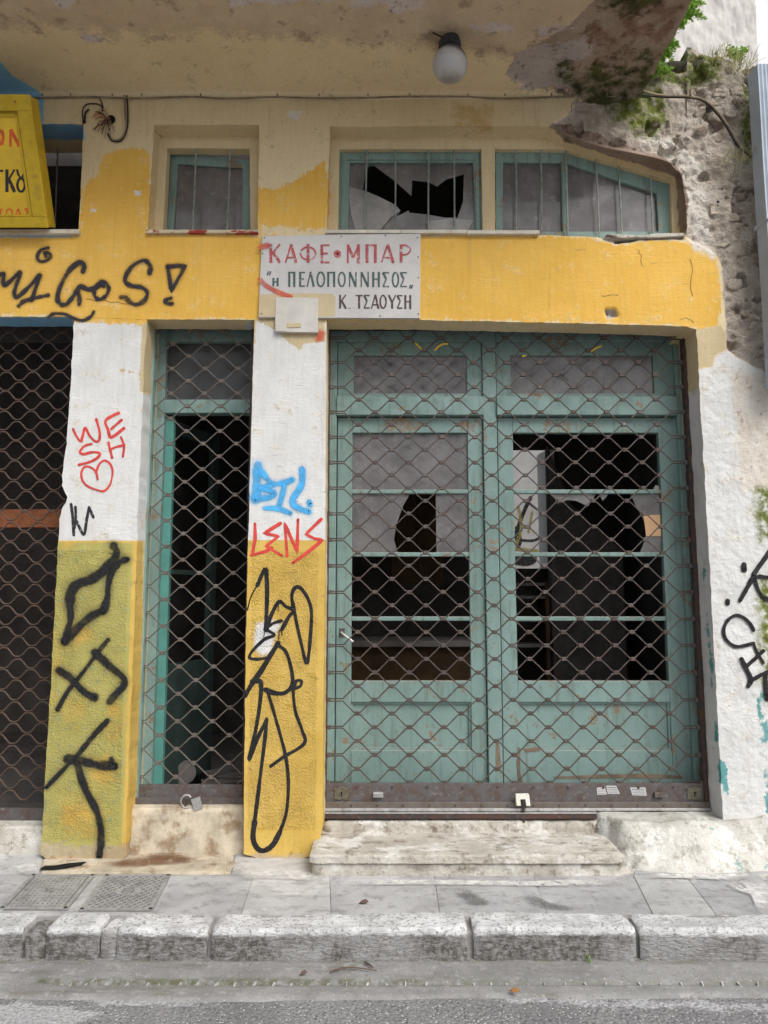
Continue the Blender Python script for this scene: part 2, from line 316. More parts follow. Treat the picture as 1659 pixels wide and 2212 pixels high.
def paint(name, col, soft, rough=0.6, wear=0.0, op=1.0, st=False, wsc=40):
    n = NT(name); e = n.attr('edge')
    a = n.mr(n.math('MULTIPLY_ADD', n.math('SUBTRACT', n.noise(70, 6, 0.65), 0.5), (0.30 + soft * 0.5) if soft < .9 else 0.15, e), 1.0 - soft, 1.0, op, 0.0)
    if soft >= .5: a = n.math('MULTIPLY', a, n.mr(n.noise(11, 5, 0.65), 0.34, 0.56, 0.62, 1.0))
    if wear: a = n.math('MULTIPLY', a, n.mr(n.noise(wsc, 8, 0.7), 0.5 + 0.14 * (1 - wear), 0.58 + 0.14 * (1 - wear), 1.0, 0.15))
    nm = n.bump(n.noise(60, 5, 0.6), 0.002, 0.5)
    if st: nm = n.bump(stucco(n), 0.0055, 1.0, nm)
    n.bsdf(vary(n, col, 0.18, 20), rough, nm, 0, 0.4, a); MAT[name] = n.m
paint('spray_black', (0.022, 0.019, 0.026), 0.55, 0.6, 0, 0.97)
paint('spray_black_rough', (0.012, 0.012, 0.014), 0.5, 0.45, 0, 0.97, True)
paint('marker_black', (0.012, 0.011, 0.013), 0.12, 0.35, 0, 1, True)
paint('marker_dry', (0.02, 0.02, 0.022), 0.15, 0.6, 0.5, 1)
paint('marker_red', (0.62, 0.055, 0.045), 0.2, 0.5, 0, 0.95)
paint('spray_blue', (0.07, 0.42, 0.80), 0.5, 0.6, 0, 0.95)
paint('mist_black', (0.03, 0.028, 0.035), 1.0, 0.8, 0, 0.38, True)
paint('mist_blue', (0.10, 0.45, 0.80), 1.0, 0.8, 0, 0.45)
paint('crack', (0.16, 0.10, 0.05), 0.3, 0.9, 0.3, 0.75)
paint('sign_red', (0.46, 0.085, 0.095), 0.06, 0.7, 0.9, 0.88, False, 34)
paint('sign_green', (0.06, 0.10, 0.10), 0.05, 0.6, 0.45, 0.92)
paint('sign_brown', (0.075, 0.045, 0.045), 0.05, 0.6, 0.3, 0.95)
paint('sign_fresh_red', (0.72, 0.11, 0.03), 0.06, 0.5, 0.2, 0.95)
paint('sign_black', (0.03, 0.03, 0.03), 0.06, 0.5, 0.2, 0.95)
paint('yard_ochre', (0.42, 0.36, 0.10), 0.5, 0.7, 0.4, 0.8)
paint('yard_orange', (0.75, 0.26, 0.03), 0.1, 0.7, 0.2, 0.95)
paint('print_grey', (0.07, 0.07, 0.07), 0.05, 0.7, 0.3, 0.9)
paint('spray_faint_red', (0.60, 0.10, 0.06), 0.6, 0.7, 0.2, 0.75)
simple('sign_panel', (0.54, 0.525, 0.51), 0.55, 0.10, 5, (0.65, 5, 0.55, 0.8, (0.36, 0.31, 0.25)), 0.0012, 30)
simple('beige_paint', (0.52, 0.43, 0.27), 0.7, 0.08, 5, None, 0.001, 40)
simple('plate_white', (0.56, 0.535, 0.49), 0.6, 0.08, 9, (0.5, 12, 0.55, 0.72, (0.42, 0.33, 0.17)), 0.002, 40)
simple('sign_yellow', (0.72, 0.47, 0.04), 0.5, 0.12, 5, (0.65, 7, 0.52, 0.8, (0.30, 0.20, 0.05)), 0.001, 50)
simple('sign_yellow_rim', (0.56, 0.38, 0.025), 0.5, 0.18, 9, (0.6, 9, 0.5, 0.75, (0.16, 0.11, 0.04)), 0.001, 50)
def globe():
    n = NT('lamp_globe'); s = n.t.nodes.new('ShaderNodeSeparateXYZ'); n.t.links.new(n.pos, s.inputs[0])
    z = n.math('MULTIPLY_ADD', n.math('SUBTRACT', n.noise(30, 6, 0.6), 0.5), 0.04, s.outputs[2])
    c = n.mix(n.mr(n.math('MULTIPLY_ADD', s.outputs[0], 0.25, z), 4.70, 4.745), (0.47, 0.465, 0.46), (0.08, 0.075, 0.09))       # soot settled on the shoulder of the globe
    c = n.mix(n.mr(z, 4.485, 4.525, 0.8, 0.0), c, (0.16, 0.14, 0.13))
    n.bsdf(c, 0.35, None, 0, 0.5); MAT['globe'] = n.m
globe()
simple('soot_metal', (0.045, 0.045, 0.055), 0.7, 0.3, 20, None, 0.001, 60)
simple('cable_grey', (0.27, 0.22, 0.15), 0.8, 0.3, 14, (0.6, 20, 0.5, 0.7, (0.10, 0.08, 0.05)))
simple('cable_black', (0.018, 0.016, 0.022), 0.6, 0.3, 14)
simple('downpipe_paint', (0.40, 0.455, 0.52), 0.45, 0.07, 6, (0.5, 5, 0.58, 0.76, (0.26, 0.16, 0.11)), 0.001, 30)
simple('rear_stucco', (0.60, 0.57, 0.54), 0.95, 0.10, 5, (0.35, 4, 0.55, 0.8, (0.35, 0.31, 0.26)), 0.0, 30)
simple('sky_fill_white', (0.82, 0.82, 0.82), 0.9, 0.03, 3)
def rubble():
    n = NT('rubble_stone'); c = n.mix(n.mr(n.noise(7, 5, 0.65), 0.35, 0.65), (0.35, 0.285, 0.22), (0.54, 0.475, 0.39)); c = n.mix(n.mr(n.noise(26, 5, 0.7), 0.52, 0.66), c, (0.23, 0.18, 0.135)); c = n.mix(n.mr(n.noise(60, 4, 0.7), 0.6, 0.68), c, (0.66, 0.61, 0.54))
    n.bsdf(c, 0.95, n.bump(n.noise(40, 5, 0.7), 0.02)); MAT['rubble_stone'] = n.m
rubble()
simple('sill_marble', (0.58, 0.54, 0.46), 0.6, 0.12, 9, (0.5, 8, 0.52, 0.75, (0.34, 0.25, 0.14)), 0.001, 50)
def sillred():
    n = NT('sill_red_stain'); c = vary(n, (0.55, 0.47, 0.33), 0.15, 9)
    c = n.mix(n.mr(n.noise(1.0, 5, 0.6, n.scl((9, 9, 25))), 0.50, 0.56), c, (0.30, 0.045, 0.03)); n.bsdf(c, 0.7); MAT['sill_red'] = n.m
sillred()
simple('iron_cover', (0.36, 0.355, 0.345), 0.6, 0.15, 16, (0.5, 18, 0.5, 0.7, (0.13, 0.115, 0.10)), 0.002, 80, 0.3)
simple('iron_pit', (0.17, 0.165, 0.155), 0.85, 0.25, 20, None, 0.002, 80)
simple('sticker_paper', (0.50, 0.50, 0.50), 0.7, 0.06, 30, (0.4, 40, 0.5, 0.7, (0.3, 0.28, 0.26)))
simple('orange_paper', (0.72, 0.45, 0.25), 0.8, 0.06, 12)
simple('lock_white', (0.72, 0.70, 0.62), 0.5, 0.05, 20, (0.3, 30, 0.55, 0.7))
simple('lock_brass', (0.17, 0.155, 0.115), 0.5, 0.3, 40, None, 0.001, 90, 0.6)
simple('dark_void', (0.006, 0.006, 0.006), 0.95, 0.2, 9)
simple('twig', (0.10, 0.07, 0.05), 0.9, 0.3, 40)
simple('dry_leaf', (0.32, 0.16, 0.05), 0.8, 0.3, 40)
simple('red_leaf', (0.10, 0.06, 0.055), 0.8, 0.3, 40)
simple('clay_brick', (0.50, 0.42, 0.34), 0.9, 0.25, 18, None, 0.004, 60)
def leafmat(name, a, b):
    n = NT(name); c = n.mix(n.mr(n.noise(25, 4), 0.35, 0.65), a, b)
    d = n.bsdf(c, 0.55, None, 0, 0.4)
    tr = n.t.nodes.new('ShaderNodeBsdfTranslucent'); n.put(tr.inputs[0], c); mx = n.t.nodes.new('ShaderNodeMixShader'); mx.inputs[0].default_value = 0.35
    n.t.links.new(d.outputs[0], mx.inputs[1]); n.t.links.new(tr.outputs[0], mx.inputs[2]); n.t.links.new(mx.outputs[0], n.out.inputs[0]); MAT[name] = n.m
leafmat('leaf_green', (0.19, 0.35, 0.045), (0.32, 0.50, 0.09)); leafmat('grass_dry', (0.30, 0.27, 0.10), (0.36, 0.36, 0.14))

# ------------------------------------------------------------------ object helpers
COL = scene.collection
def link(o, parent=None):
    COL.objects.link(o)
    if parent:
        o.parent = parent; o.matrix_parent_inverse = world_of(parent).inverted()
    return o
def world_of(o):
    return (world_of(o.parent) @ o.matrix_parent_inverse if o.parent else Matrix()) @ o.matrix_basis
def tag(o, label=None, cat=None, group=None, kind=None):
    for k, v in (('label', label), ('category', cat), ('group', group), ('kind', kind)):
        if v: o[k] = v
    return o
def empty(name, loc, label, cat, group=None):
    o = bpy.data.objects.new(name, None); o.location = loc; o.empty_display_size = 0.1; COL.objects.link(o); return tag(o, label, cat, group)
class G:
    def __init__(s): s.v = []; s.f = []; s.e = []; s.hase = False
    def add(s, v, f, e=None):
        b = len(s.v); s.v += [tuple(q) for q in v]; s.f += [tuple(i + b for i in q) for q in f]
        s.e += list(e) if e is not None else [0.0] * len(v); s.hase |= e is not None; return s
    def box(s, x0, x1, y0, y1, z0, z1):
        v = [(x, y, z) for x in (x0, x1) for y in (y0, y1) for z in (z0, z1)]
        return s.add(v, [(0, 1, 3, 2), (4, 6, 7, 5), (0, 4, 5, 1), (2, 3, 7, 6), (0, 2, 6, 4), (1, 5, 7, 3)])
    def prism(s, poly, y0, y1):           # poly = list of (x, z), front face at y0
        n = len(poly); a = sum(poly[i][0] * poly[(i + 1) % n][1] - poly[(i + 1) % n][0] * poly[i][1] for i in range(n))
        if a < 0: poly = poly[::-1]
        v = [(p[0], y0, p[1]) for p in poly] + [(p[0], y1, p[1]) for p in poly]
        return s.add(v, [tuple(range(n)), tuple(range(2 * n - 1, n - 1, -1))] + [(i, i + n, (i + 1) % n + n, (i + 1) % n) for i in range(n)])
    def ring(s, out, inn, y0, y1):        # frame: two polygons with the same number of corners
        n = len(out); v = [(p[0], y0, p[1]) for p in out] + [(p[0], y0, p[1]) for p in inn] + [(p[0], y1, p[1]) for p in out] + [(p[0], y1, p[1]) for p in inn]; f = []
        for i in range(n):
            j = (i + 1) % n
            f += [(i, j, n + j, n + i), (2 * n + i, 3 * n + i, 3 * n + j, 2 * n + j), (i, 2 * n + i, 2 * n + j, j), (n + i, n + j, 3 * n + j, 3 * n + i)]
        return s.add(v, f)
    def tube(s, path, r, sides=6, rr=None):
        path = [Vector(p) for p in path]; n = len(path); v = []; f = []
        for i, p in enumerate(path):
            t = (path[min(i + 1, n - 1)] - path[max(i - 1, 0)]).normalized()
            u = t.cross(Vector((0, 1, 0)));  u = u.normalized() if u.length > 0.05 else t.cross(Vector((1, 0, 0))).normalized()
            w = u.cross(t); q = rr[i] if rr else r
            v += [p + (u * math.cos(a) + w * math.sin(a)) * q for a in [k * 2 * math.pi / sides for k in range(sides)]]
        for i in range(n - 1):
            for k in range(sides):
                k2 = (k + 1) % sides; f.append((i * sides + k, i * sides + k2, (i + 1) * sides + k2, (i + 1) * sides + k))
        f += [tuple(range(sides - 1, -1, -1)), tuple(range((n - 1) * sides, n * sides))]
        return s.add(v, f)
    def lathe(s, c, prof, seg=24):        # prof = (radius, z) from top to bottom
        v = []; f = []; n = len(prof)
        for r, z in prof: v += [(c[0] + r * math.cos(2 * math.pi * k / seg), c[1] + r * math.sin(2 * math.pi * k / seg), c[2] + z) for k in range(seg)]
        for i in range(n - 1):
            for k in range(seg):
                k2 = (k + 1) % seg; f.append((i * seg + k, (i + 1) * seg + k, (i + 1) * seg + k2, i * seg + k2))
        return s.add(v, f + [tuple(range(seg)), tuple(range(n * seg - 1, (n - 1) * seg - 1, -1))])
    def build(s, name, mat, parent=None, smooth=False, bevel=0.0, fix=True):
        m = bpy.data.meshes.new(name); m.from_pydata(s.v, [], s.f); m.materials.append(MAT[mat])
        if s.hase: m.attributes.new('edge', 'FLOAT', 'POINT').data.foreach_set('value', s.e)
        if fix:
            import bmesh
            bm = bmesh.new(); bm.from_mesh(m); bmesh.ops.recalc_face_normals(bm, faces=bm.faces); bm.to_mesh(m); bm.free()
        o = bpy.data.objects.new(name, m)
        if smooth: m.shade_smooth(); m.set_sharp_from_angle(angle=R(40))
        link(o, parent)
        if bevel:
            b = o.modifiers.new('bevel', 'BEVEL'); b.width = bevel; b.segments = 2; b.limit_method = 'ANGLE'; b.angle_limit = R(40)
        return o
def xz(px, py, Y): p = P(px, py, Y); return (p.x, p.z)
def poly(pts, Y): return [xz(x, y, Y) for x, y in pts]
def rect(x0, x1, y0, y1, Y, yr=None):
    """upright rectangle: its sides measured at picture height yr, its top and bottom at y0 and y1"""
    yr = yr or (y0 + y1) / 2
    a, b = xz(x0, yr, Y)[0], xz(x1, yr, Y)[0]; xm = (x0 + x1) / 2
    t, q = xz(xm, y0, Y)[1], xz(xm, y1, Y)[1]
    return [(a, t), (b, t), (b, q), (a, q)]
def copy_obj(o, parent, loc):
    c = o.copy(); COL.objects.link(c); c.parent = parent; c.matrix_parent_inverse = world_of(parent).inverted(); c.location = loc; return c

# ------------------------------------------------------------------ painted regions of the facade, in picture units
YF = 4.33
LAY = dict(
 yellow=[[(-300, 512), (0, 512), (172, 510), (176, 440), (182, 402), (215, 372), (222, 335), (258, 322), (300, 318), (322, 332), (326, 420), (318, 506), (556, 506), (556, 405), (600, 408), (640, 384), (680, 362), (704, 345), (712, 420), (706, 492), (650, 492), (600, 490), (566, 484), (560, 512), (900, 510), (1170, 508), (1200, 509), (1270, 514), (1300, 522), (1330, 529), (1370, 524), (1420, 519), (1470, 521), (1500, 529), (1532, 539), (1549, 558), (1555, 610), (1558, 676), (1548, 705), (1512, 713), (1503, 706), (1400, 699), (908, 690), (560, 690), (340, 688), (318, 690), (316, 701), (160, 694), (160, 683), (-300, 680)]],
 white=[[(100, 694), (312, 700), (304, 845), (318, 852), (336, 860), (320, 1168), (60, 1168)], [(530, 694), (704, 694), (704, 1168), (520, 1168)],
        [(1478, 850), (1508, 842), (1510, 797), (1540, 793), (1546, 768), (1572, 756), (1587, 769), (1626, 790), (1700, 806), (1900, 850), (1900, 1900), (1470, 1900)]],
 ochre=[[(40, 1168), (308, 1168), (309, 1400), (296, 1860), (40, 1860)], [(510, 1167), (704, 1167), (700, 1880), (500, 1880)]],
 olive=[[(40, 1172), (286, 1172), (276, 1500), (263, 1850), (40, 1850)]],
 blue=[[(-400, 120), (93, 150), (95, 268), (180, 270), (185, 302), (-400, 302)], [(-400, 500), (172, 500), (150, 512), (-400, 512)], [(-400, 684.5), (157, 686), (157, 716), (-400, 716)]],
 beigeover=[[(560, 690), (700, 690), (703, 738), (655, 741), (650, 758), (640, 752), (618, 734), (596, 716), (575, 700)], [(1503, 712), (1555, 704), (1570, 722), (1571, 752), (1545, 766), (1538, 790), (1510, 794)], [(545, 690), (553, 690), (552, 742), (546, 742)], [(300, 846), (306, 700), (340, 690), (340, 850), (316, 848)], [(258, 796), (272, 797), (271, 803), (259, 803)], [(276, 799), (292, 802), (290, 806), (278, 804)]],
 redover=[[(684, 710), (702, 716), (696, 736), (682, 738)]],
 teal=[[(1632, 1488), (1652, 1488), (1662, 1600), (1675, 1790), (1660, 1790), (1645, 1620)], [(1552, 1640), (1571, 1650), (1574, 1718), (1562, 1722), (1556, 1690)], [(1518, 1230), (1522, 1230), (1551, 1600), (1546, 1600)]],
 bare=[[(1190, 272), (1238, 240), (1240, 215), (1236, 120), (1900, 60), (1900, 870), (1659, 806), (1626, 790), (1587, 769), (1572, 752), (1566, 690), (1564, 620), (1560, 580), (1550, 551), (1525, 534), (1482, 514), (1474, 380), (1440, 340), (1300, 312), (1210, 284)], [(1290, 510), (1330, 512), (1480, 505), (1480, 520), (1420, 516), (1370, 521), (1330, 526), (1300, 518)], [(1305, 668), (1330, 665), (1338, 684), (1312, 690)]],
 pale=[[(1470, 360), (1500, 330), (1530, 360), (1545, 470), (1540, 560), (1500, 535), (1480, 505)], [(1390, 270), (1480, 300), (1500, 340), (1440, 340), (1380, 310)], [(1580, 800), (1900, 850), (1900, 1080), (1600, 1060)]],
 brick=[[(1196, 268), (1235, 262), (1330, 300), (1440, 335), (1478, 372), (1488, 420), (1484, 505), (1468, 505), (1458, 380), (1220, 306)]],
 foot=[[(60, 1822), (290, 1826), (300, 1900), (40, 1900)], [(500, 1848), (704, 1850), (704, 1900), (500, 1900)]],
 moss=[[(1300, 208), (1395, 150), (1440, 190), (1450, 250), (1410, 300), (1330, 255)], [(1590, 190), (1660, 150), (1680, 330), (1620, 340)], [(1633, 1050), (1760, 1040), (1760, 1180), (1640, 1165)], [(1615, 1840), (1760, 1780), (1760, 1920), (1610, 1900)], [(1380, 120), (1560, 110), (1560, 170), (1420, 175)], [(1640, 1240), (1760, 1240), (1760, 1560), (1650, 1540)]],
 whitespray=[[(556, 1348), (590, 1338), (606, 1350), (592, 1372), (586, 1412), (562, 1416), (548, 1396)]],
 stucco=[[(112, 1182), (284, 1182), (264, 1824), (70, 1820)], [(538, 1186), (694, 1186), (688, 1800), (528, 1800)], [(290, 1172), (305, 1172), (290, 1850), (270, 1850)]],
 rough=[[(1512, 800), (1900, 820), (1900, 1900), (1570, 1900)]],
 worn=[], flake=[],
 rustwash=[[(978, 222), (1060, 222), (1062, 285), (985, 275)]],
 chipwhite=[[(614, 242), (628, 238), (650, 240), (646, 256), (634, 256), (624, 250)], [(290, 410), (308, 412), (306, 424), (292, 422)], [(196, 454), (210, 452), (208, 460)]],
)
LAY_SOFFIT = dict(LAY); LAY_SOFFIT.update(rustwash=[], chipwhite=[], yellow=[], white=[], stucco=[], rough=[],
 blue=[[(-900, -900), (-250, -400), (0, 130), (22, 160), (92, 202), (92, 260), (-900, 260)]],
 worn=[[(-900, -900), (1700, -900), (1700, 100), (1100, 130), (1000, 105), (700, 90), (500, 75), (300, 80), (100, 60), (-900, 70)]],
 flake=[[(480, -900), (900, -900), (800, -40), (720, 5), (500, 10)], [(1010, 50), (1100, 48), (1110, 62), (1020, 70)], [(110, -20), (170, -20), (150, 22), (120, 12)], [(180, 78), (220, 80), (215, 90), (182, 86)], [(750, -30), (920, -40), (910, 22), (850, 25), (820, 10), (760, 20)]],
 bare=[[(1092, 160), (1112, 122), (1180, 84), (1230, 52), (1282, 0), (1200, -60), (1150, -300), (1150, -900), (1900, -900), (1900, 300), (1180, 200), (1112, 178)]],
 pale=[[(1094, 160), (1116, 124), (1160, 100), (1230, 92), (1290, 88), (1280, 120), (1230, 140), (1240, 200), (1130, 190)], [(1160, 60), (1230, 50), (1250, 68), (1170, 76)]],
 brick=[[(1330, 20), (1450, -60), (1480, 20), (1420, 100), (1350, 80)], [(1290, 130), (1370, 120), (1370, 165), (1290, 165)], [(1290, 60), (1330, 90), (1290, 130), (1270, 100)]],
 moss=[[(1200, 130), (1260, 150), (1380, 130), (1420, 100), (1440, 220), (1200, 220)], [(1300, 20), (1360, 40), (1500, -40), (1500, -300), (1250, -200)]],
 foot=[], teal=[], beigeover=[], redover=[], whitespray=[])
def disp_wall(X, Z):
    """how far the plaster stands proud of the wall plane"""
    X = np.atleast_1d(np.asarray(X, float)); Z = np.atleast_1d(np.asarray(Z, float))
    px, py = proj(X, YF, Z)
    b = sstep(-3, 9, sdf(px, py, LAY['bare'])); r = sstep(-6, 12, sdf(px, py, LAY['rough']))
    o = 0 * X
    d = fbm(X, o, Z, 2.2, 3) * 0.006 + fbm(X, o, Z, 14, 3) * 0.0016
    lump = fbm(X, o + 3, Z, 5.5, 5)
    d += b * (-0.022 + 0.045 * lump - 0.045 * sstep(0.24, 0.42, fbm(X, o + 8, Z, 9, 5)) + 0.02 * fbm(X, o, Z, 30, 4))
    d += r * (fbm(X, o + 5, Z, 6, 3) * 0.006 + fbm(X, o + 5, Z, 16, 4) * 0.0045 + fbm(X, o + 6, Z, 52, 2) * 0.003)
    return d
def put_layers(me, co, lay):
    px, py = proj(co[:, 0], co[:, 1], co[:, 2])
    for k, v in lay.items():
        a = me.attributes.new(k, 'FLOAT', 'POINT'); a.data.foreach_set('value', (sdf(px, py, v) if v else np.full(len(px), -60.0)).astype(np.float32))
def sheet(name, outline, holes, Y, res, parent, depths, jit=0.002, disp=True, mat='facade_plaster'):
    """plastered face of a wall with openings: triangulated front, returns running back into the openings"""
    loops = []
    for pl in [outline] + holes:
        pts = np.array(poly(pl, Y)); out = []
        for i in range(len(pts)):
            a, b = pts[i], pts[(i + 1) % len(pts)]; n = max(1, int(np.linalg.norm(b - a) / res))
            for k in range(n): out.append(a + (b - a) * k / n)
        out = np.array(out)
        out = out + jit * np.stack([fbm(out[:, 0], 1.0, out[:, 1], 22, 4), fbm(out[:, 0], 7.0, out[:, 1], 22, 4)], 1) * 2
        loops.append(out)
    mn, mx = loops[0].min(0), loops[0].max(0)
    gx, gz = np.meshgrid(np.arange(mn[0], mx[0], res), np.arange(mn[1], mx[1], res)); g = np.stack([gx.ravel(), gz.ravel()], 1)
    g += (RNG.random(g.shape) - 0.5) * res * 0.3
    keep = sdf1(g[:, 0], g[:, 1], poly(outline, Y)) > res * 0.5 + jit
    for h in holes: keep &= sdf1(g[:, 0], g[:, 1], poly(h, Y)) < -res * 0.5 - jit
    g = g[keep]
    allp = np.concatenate(loops + [g]); edges = []; b = 0
    for L in loops: n = len(L); edges += [(b + i, b + (i + 1) % n) for i in range(n)]; b += n
    vv, ee, ff, ov, oe, of = delaunay_2d_cdt([Vector(p) for p in allp.tolist()], edges, [], 0, 1e-6)
    V = np.array([(q[0], q[1]) for q in vv]); F = np.array(ff); c = V[F].mean(1)
    ok = inpoly(c[:, 0], c[:, 1], loops[0])
    for h in loops[1:]: ok &= ~inpoly(c[:, 0], c[:, 1], h)
    F = F[ok]
    d = disp_wall(V[:, 0], V[:, 1]) if disp else np.zeros(len(V))
    first = {}
    for i, src in enumerate(ov):
        for q in src: first[q] = i
    co = np.stack([V[:, 0], Y - d, V[:, 1]], 1); verts = co.tolist(); faces = F.tolist(); b = 0
    flat = np.stack([V[:, 0], np.full(len(V), Y), V[:, 1]], 1).tolist()
    for li, L in enumerate(loops):
        n = len(L); dep = depths[li]; prev = [first[b + i] for i in range(n)]; rows = max(1, int(dep / 0.03))
        for r in range(1, rows + 1):
            base = len(verts)
            for i in range(n):
                q = (L[i][0], Y + dep * r / rows, L[i][1]); verts.append(q); flat.append(q)
            for i in range(n):
                j = (i + 1) % n; faces.append((prev[i], prev[j], base + j, base + i) if li else (prev[j], prev[i], base + i, base + j))
            prev = list(range(base, base + n))
        b += n
    me = bpy.data.meshes.new(name); me.from_pydata(verts, [], faces); me.materials.append(MAT[mat])
    put_layers(me, np.array(flat), LAY); me.shade_smooth(); me.set_sharp_from_angle(angle=R(50))
    o = bpy.data.objects.new(name, me); return link(o, parent)

# brush and spray strokes lying on a wall face
def catmull(pts, n=6):
    if len(pts) < 3: return [tuple(p) for p in pts]
    p = [pts[0]] + list(pts) + [pts[-1]]; out = []
    for i in range(1, len(p) - 2):
        for k in range(n):
            t = k / n; out.append(tuple(0.5 * ((2 * p[i][j]) + (-p[i - 1][j] + p[i + 1][j]) * t + (2 * p[i - 1][j] - 5 * p[i][j] + 4 * p[i + 1][j] - p[i + 2][j]) * t * t + (-p[i - 1][j] + 3 * p[i][j] - 3 * p[i + 1][j] + p[i + 2][j]) * t ** 3) for j in range(2)))
    return out + [tuple(pts[-1])]
def ribbon(g, pts, w, place, lift, smooth=True, caps=True, taper=0.0):
    q = catmull(pts) if smooth else [tuple(p) for p in pts]
    dense = []
    for i in range(len(q) - 1):
        L = math.dist(q[i], q[i + 1]); n = max(1, int(L / 6))
        dense += [(q[i][0] + (q[i + 1][0] - q[i][0]) * k / n, q[i][1] + (q[i + 1][1] - q[i][1]) * k / n) for k in range(n)]
    dense.append(q[-1]); q = dense; n = len(q)
    v = []; e = []; f = []
    for i, p in enumerate(q):
        a, b = q[max(i - 1, 0)], q[min(i + 1, n - 1)]; tx, ty = b[0] - a[0], b[1] - a[1]; l = math.hypot(tx, ty) or 1; tx, ty = tx / l, ty / l
        h = w / 2 * (1 + (taper or 0) * float(vnoise(i * .33 + pts[0][0], pts[0][1] * .1, 0)))
        for s in (-1, 0, 1): v.append((p[0] - ty * h * s, p[1] + tx * h * s)); e.append(abs(s))
        if i: f += [(3 * i - 3, 3 * i - 2, 3 * i + 1, 3 * i), (3 * i - 2, 3 * i - 1, 3 * i + 2, 3 * i + 1)]
        if caps and i in (0, n - 1):
            sg = -1 if i == 0 else 1; prev = None
            arc = [(p[0] + (tx * math.cos(t) * sg - ty * math.sin(t)) * h, p[1] + (ty * math.cos(t) * sg + tx * math.sin(t)) * h) for t in [(-90 + 30 * k) * math.pi / 180 for k in range(7)]]
            capst = (i, arc)
            if i == 0: cap0 = capst
            else: cap1 = capst
    if caps:
        for (i, arc) in ([cap0] if n == 1 else [cap0, cap1]):
            b = len(v); v += arc; e += [1.0] * 7; f += [(3 * i + 1, b + k, b + k + 1) for k in range(6)]
    g.add([place(p[0], p[1], lift) for p in v], f, e)
LIFT = [0]
def on_wall(px, py, lift):
    p = P(px, py, YF); return (p.x, p.z, lift)
MIST = dict(spray_black='mist_black', spray_black_rough='mist_black', spray_blue='mist_blue')
def graffiti(name, strokes, mat, parent, label, zoom=None, lift0=0.0011):
    g = G(); kw = 1.12 if 'blue' in mat else 1.4 if 'spray' in mat else 1.2; mist = G()
    for i, (pts, w, *rest) in enumerate(strokes):
        if zoom: pts = [(zoom[0] + x * zoom[2], zoom[1] + y * zoom[2]) for x, y in pts]; w = w * zoom[2]
        ribbon(g, pts, w * kw, on_wall, lift0 + 0.0006 + i * 0.00012, *(rest or (True,)), True, 0.32 if 'spray' in mat else 0.18)
        if mat in MIST: ribbon(mist, pts, w * (2.2 if 'blue' in mat else 3.0), on_wall, lift0 + i * 0.00005, *(rest or ()))
    for q in (g, mist):
        if not q.v: continue
        X = np.array([v[0] for v in q.v]); Z = np.array([v[1] for v in q.v]); L = np.array([v[2] for v in q.v]); d = disp_wall(X, Z)
        q.v = [(x, YF - dd - l, z) for x, z, dd, l in zip(X, Z, d, L)]
    if mist.v: mist.build('overspray', MIST[mat], parent, True, fix=False)
    o = g.build(name, mat, parent, True, fix=False); o['label'] = label; return o

# ================================================================== ground
Z0, ZP = 0.0, 0.15
g = G(); g.add([(-60, -60, 0), (60, -60, 0), (60, 60, 0), (-60, 60, 0)], [(0, 1, 2, 3)])
# road as one sheet, finely divided near the camera so that it can wave
road = G(); nx, ny = 120, 40
xs = np.linspace(-3.2, 3.4, nx); ys = np.linspace(2.2, 3.175, ny)
X, Yy = np.meshgrid(xs, ys); Zz = 0.005 * fbm(X, Yy, 0, 2.0, 3)
idx = lambda j, i: j * nx + i
road.add(np.stack([X.ravel(), Yy.ravel(), Zz.ravel()], 1).tolist(), [(idx(j, i), idx(j, i + 1), idx(j + 1, i + 1), idx(j + 1, i)) for j in range(ny - 1) for i in range(nx - 1)])
road.add([(-150, -150, -0.012), (150, -150, -0.012), (150, 150, -0.012), (-150, 150, -0.012)], [(0, 1, 2, 3)])
road_o = road.build('road', 'asphalt', None, True, fix=False); rc = np.array(road.v); rpx, rpy = proj(rc[:, 0], np.maximum(rc[:, 1], 2.0), rc[:, 2])
road_o.data.attributes.new('smear', 'FLOAT', 'POINT').data.foreach_set('value', np.where(rc[:, 2] < -0.008, -60, sdf(rpx, rpy, [[(-300, 2168), (60, 2166), (170, 2178), (230, 2190), (180, 2204), (80, 2230), (-300, 2300)], [(205, 2163), (260, 2156), (400, 2158), (478, 2160), (470, 2174), (330, 2170), (230, 2172)], [(950, 2150), (1700, 2168), (1700, 2180), (1300, 2176)]])).astype(np.float32))
tag(road_o, 'speckled grey asphalt street in front of the kerb', 'road', kind='structure')
YK0, YK1 = 3.45, 3.605
# gutter strip between asphalt and kerb, with its moulded groove and cast ticks
gut = G(); nx, ny = 200, 34
xs = np.linspace(-3.4, 3.6, nx); ys = np.linspace(3.12, 3.50, ny); X, Yy = np.meshgrid(xs, ys)
edge = 3.165 + 0.06 * fbm(X, 0, 0, 1.7, 6)
Zz = 0.016 + 0.003 * fbm(X, Yy, 0, 6, 4) - 0.03 * (1 - sstep(-0.03, 0.03, Yy - edge)) - 0.013 * np.exp(-((Yy - 3.272 - 0.004 * fbm(X, 0, 2, 2, 2)) / 0.010) ** 2) * (X > -1.35) - 0.012 * sstep(3.32, 3.27, Yy) * 0.5
gut.add(np.stack([X.ravel(), Yy.ravel(), Zz.ravel()], 1).tolist(), [(j * nx + i, j * nx + i + 1, (j + 1) * nx + i + 1, (j + 1) * nx + i) for j in range(ny - 1) for i in range(nx - 1)])
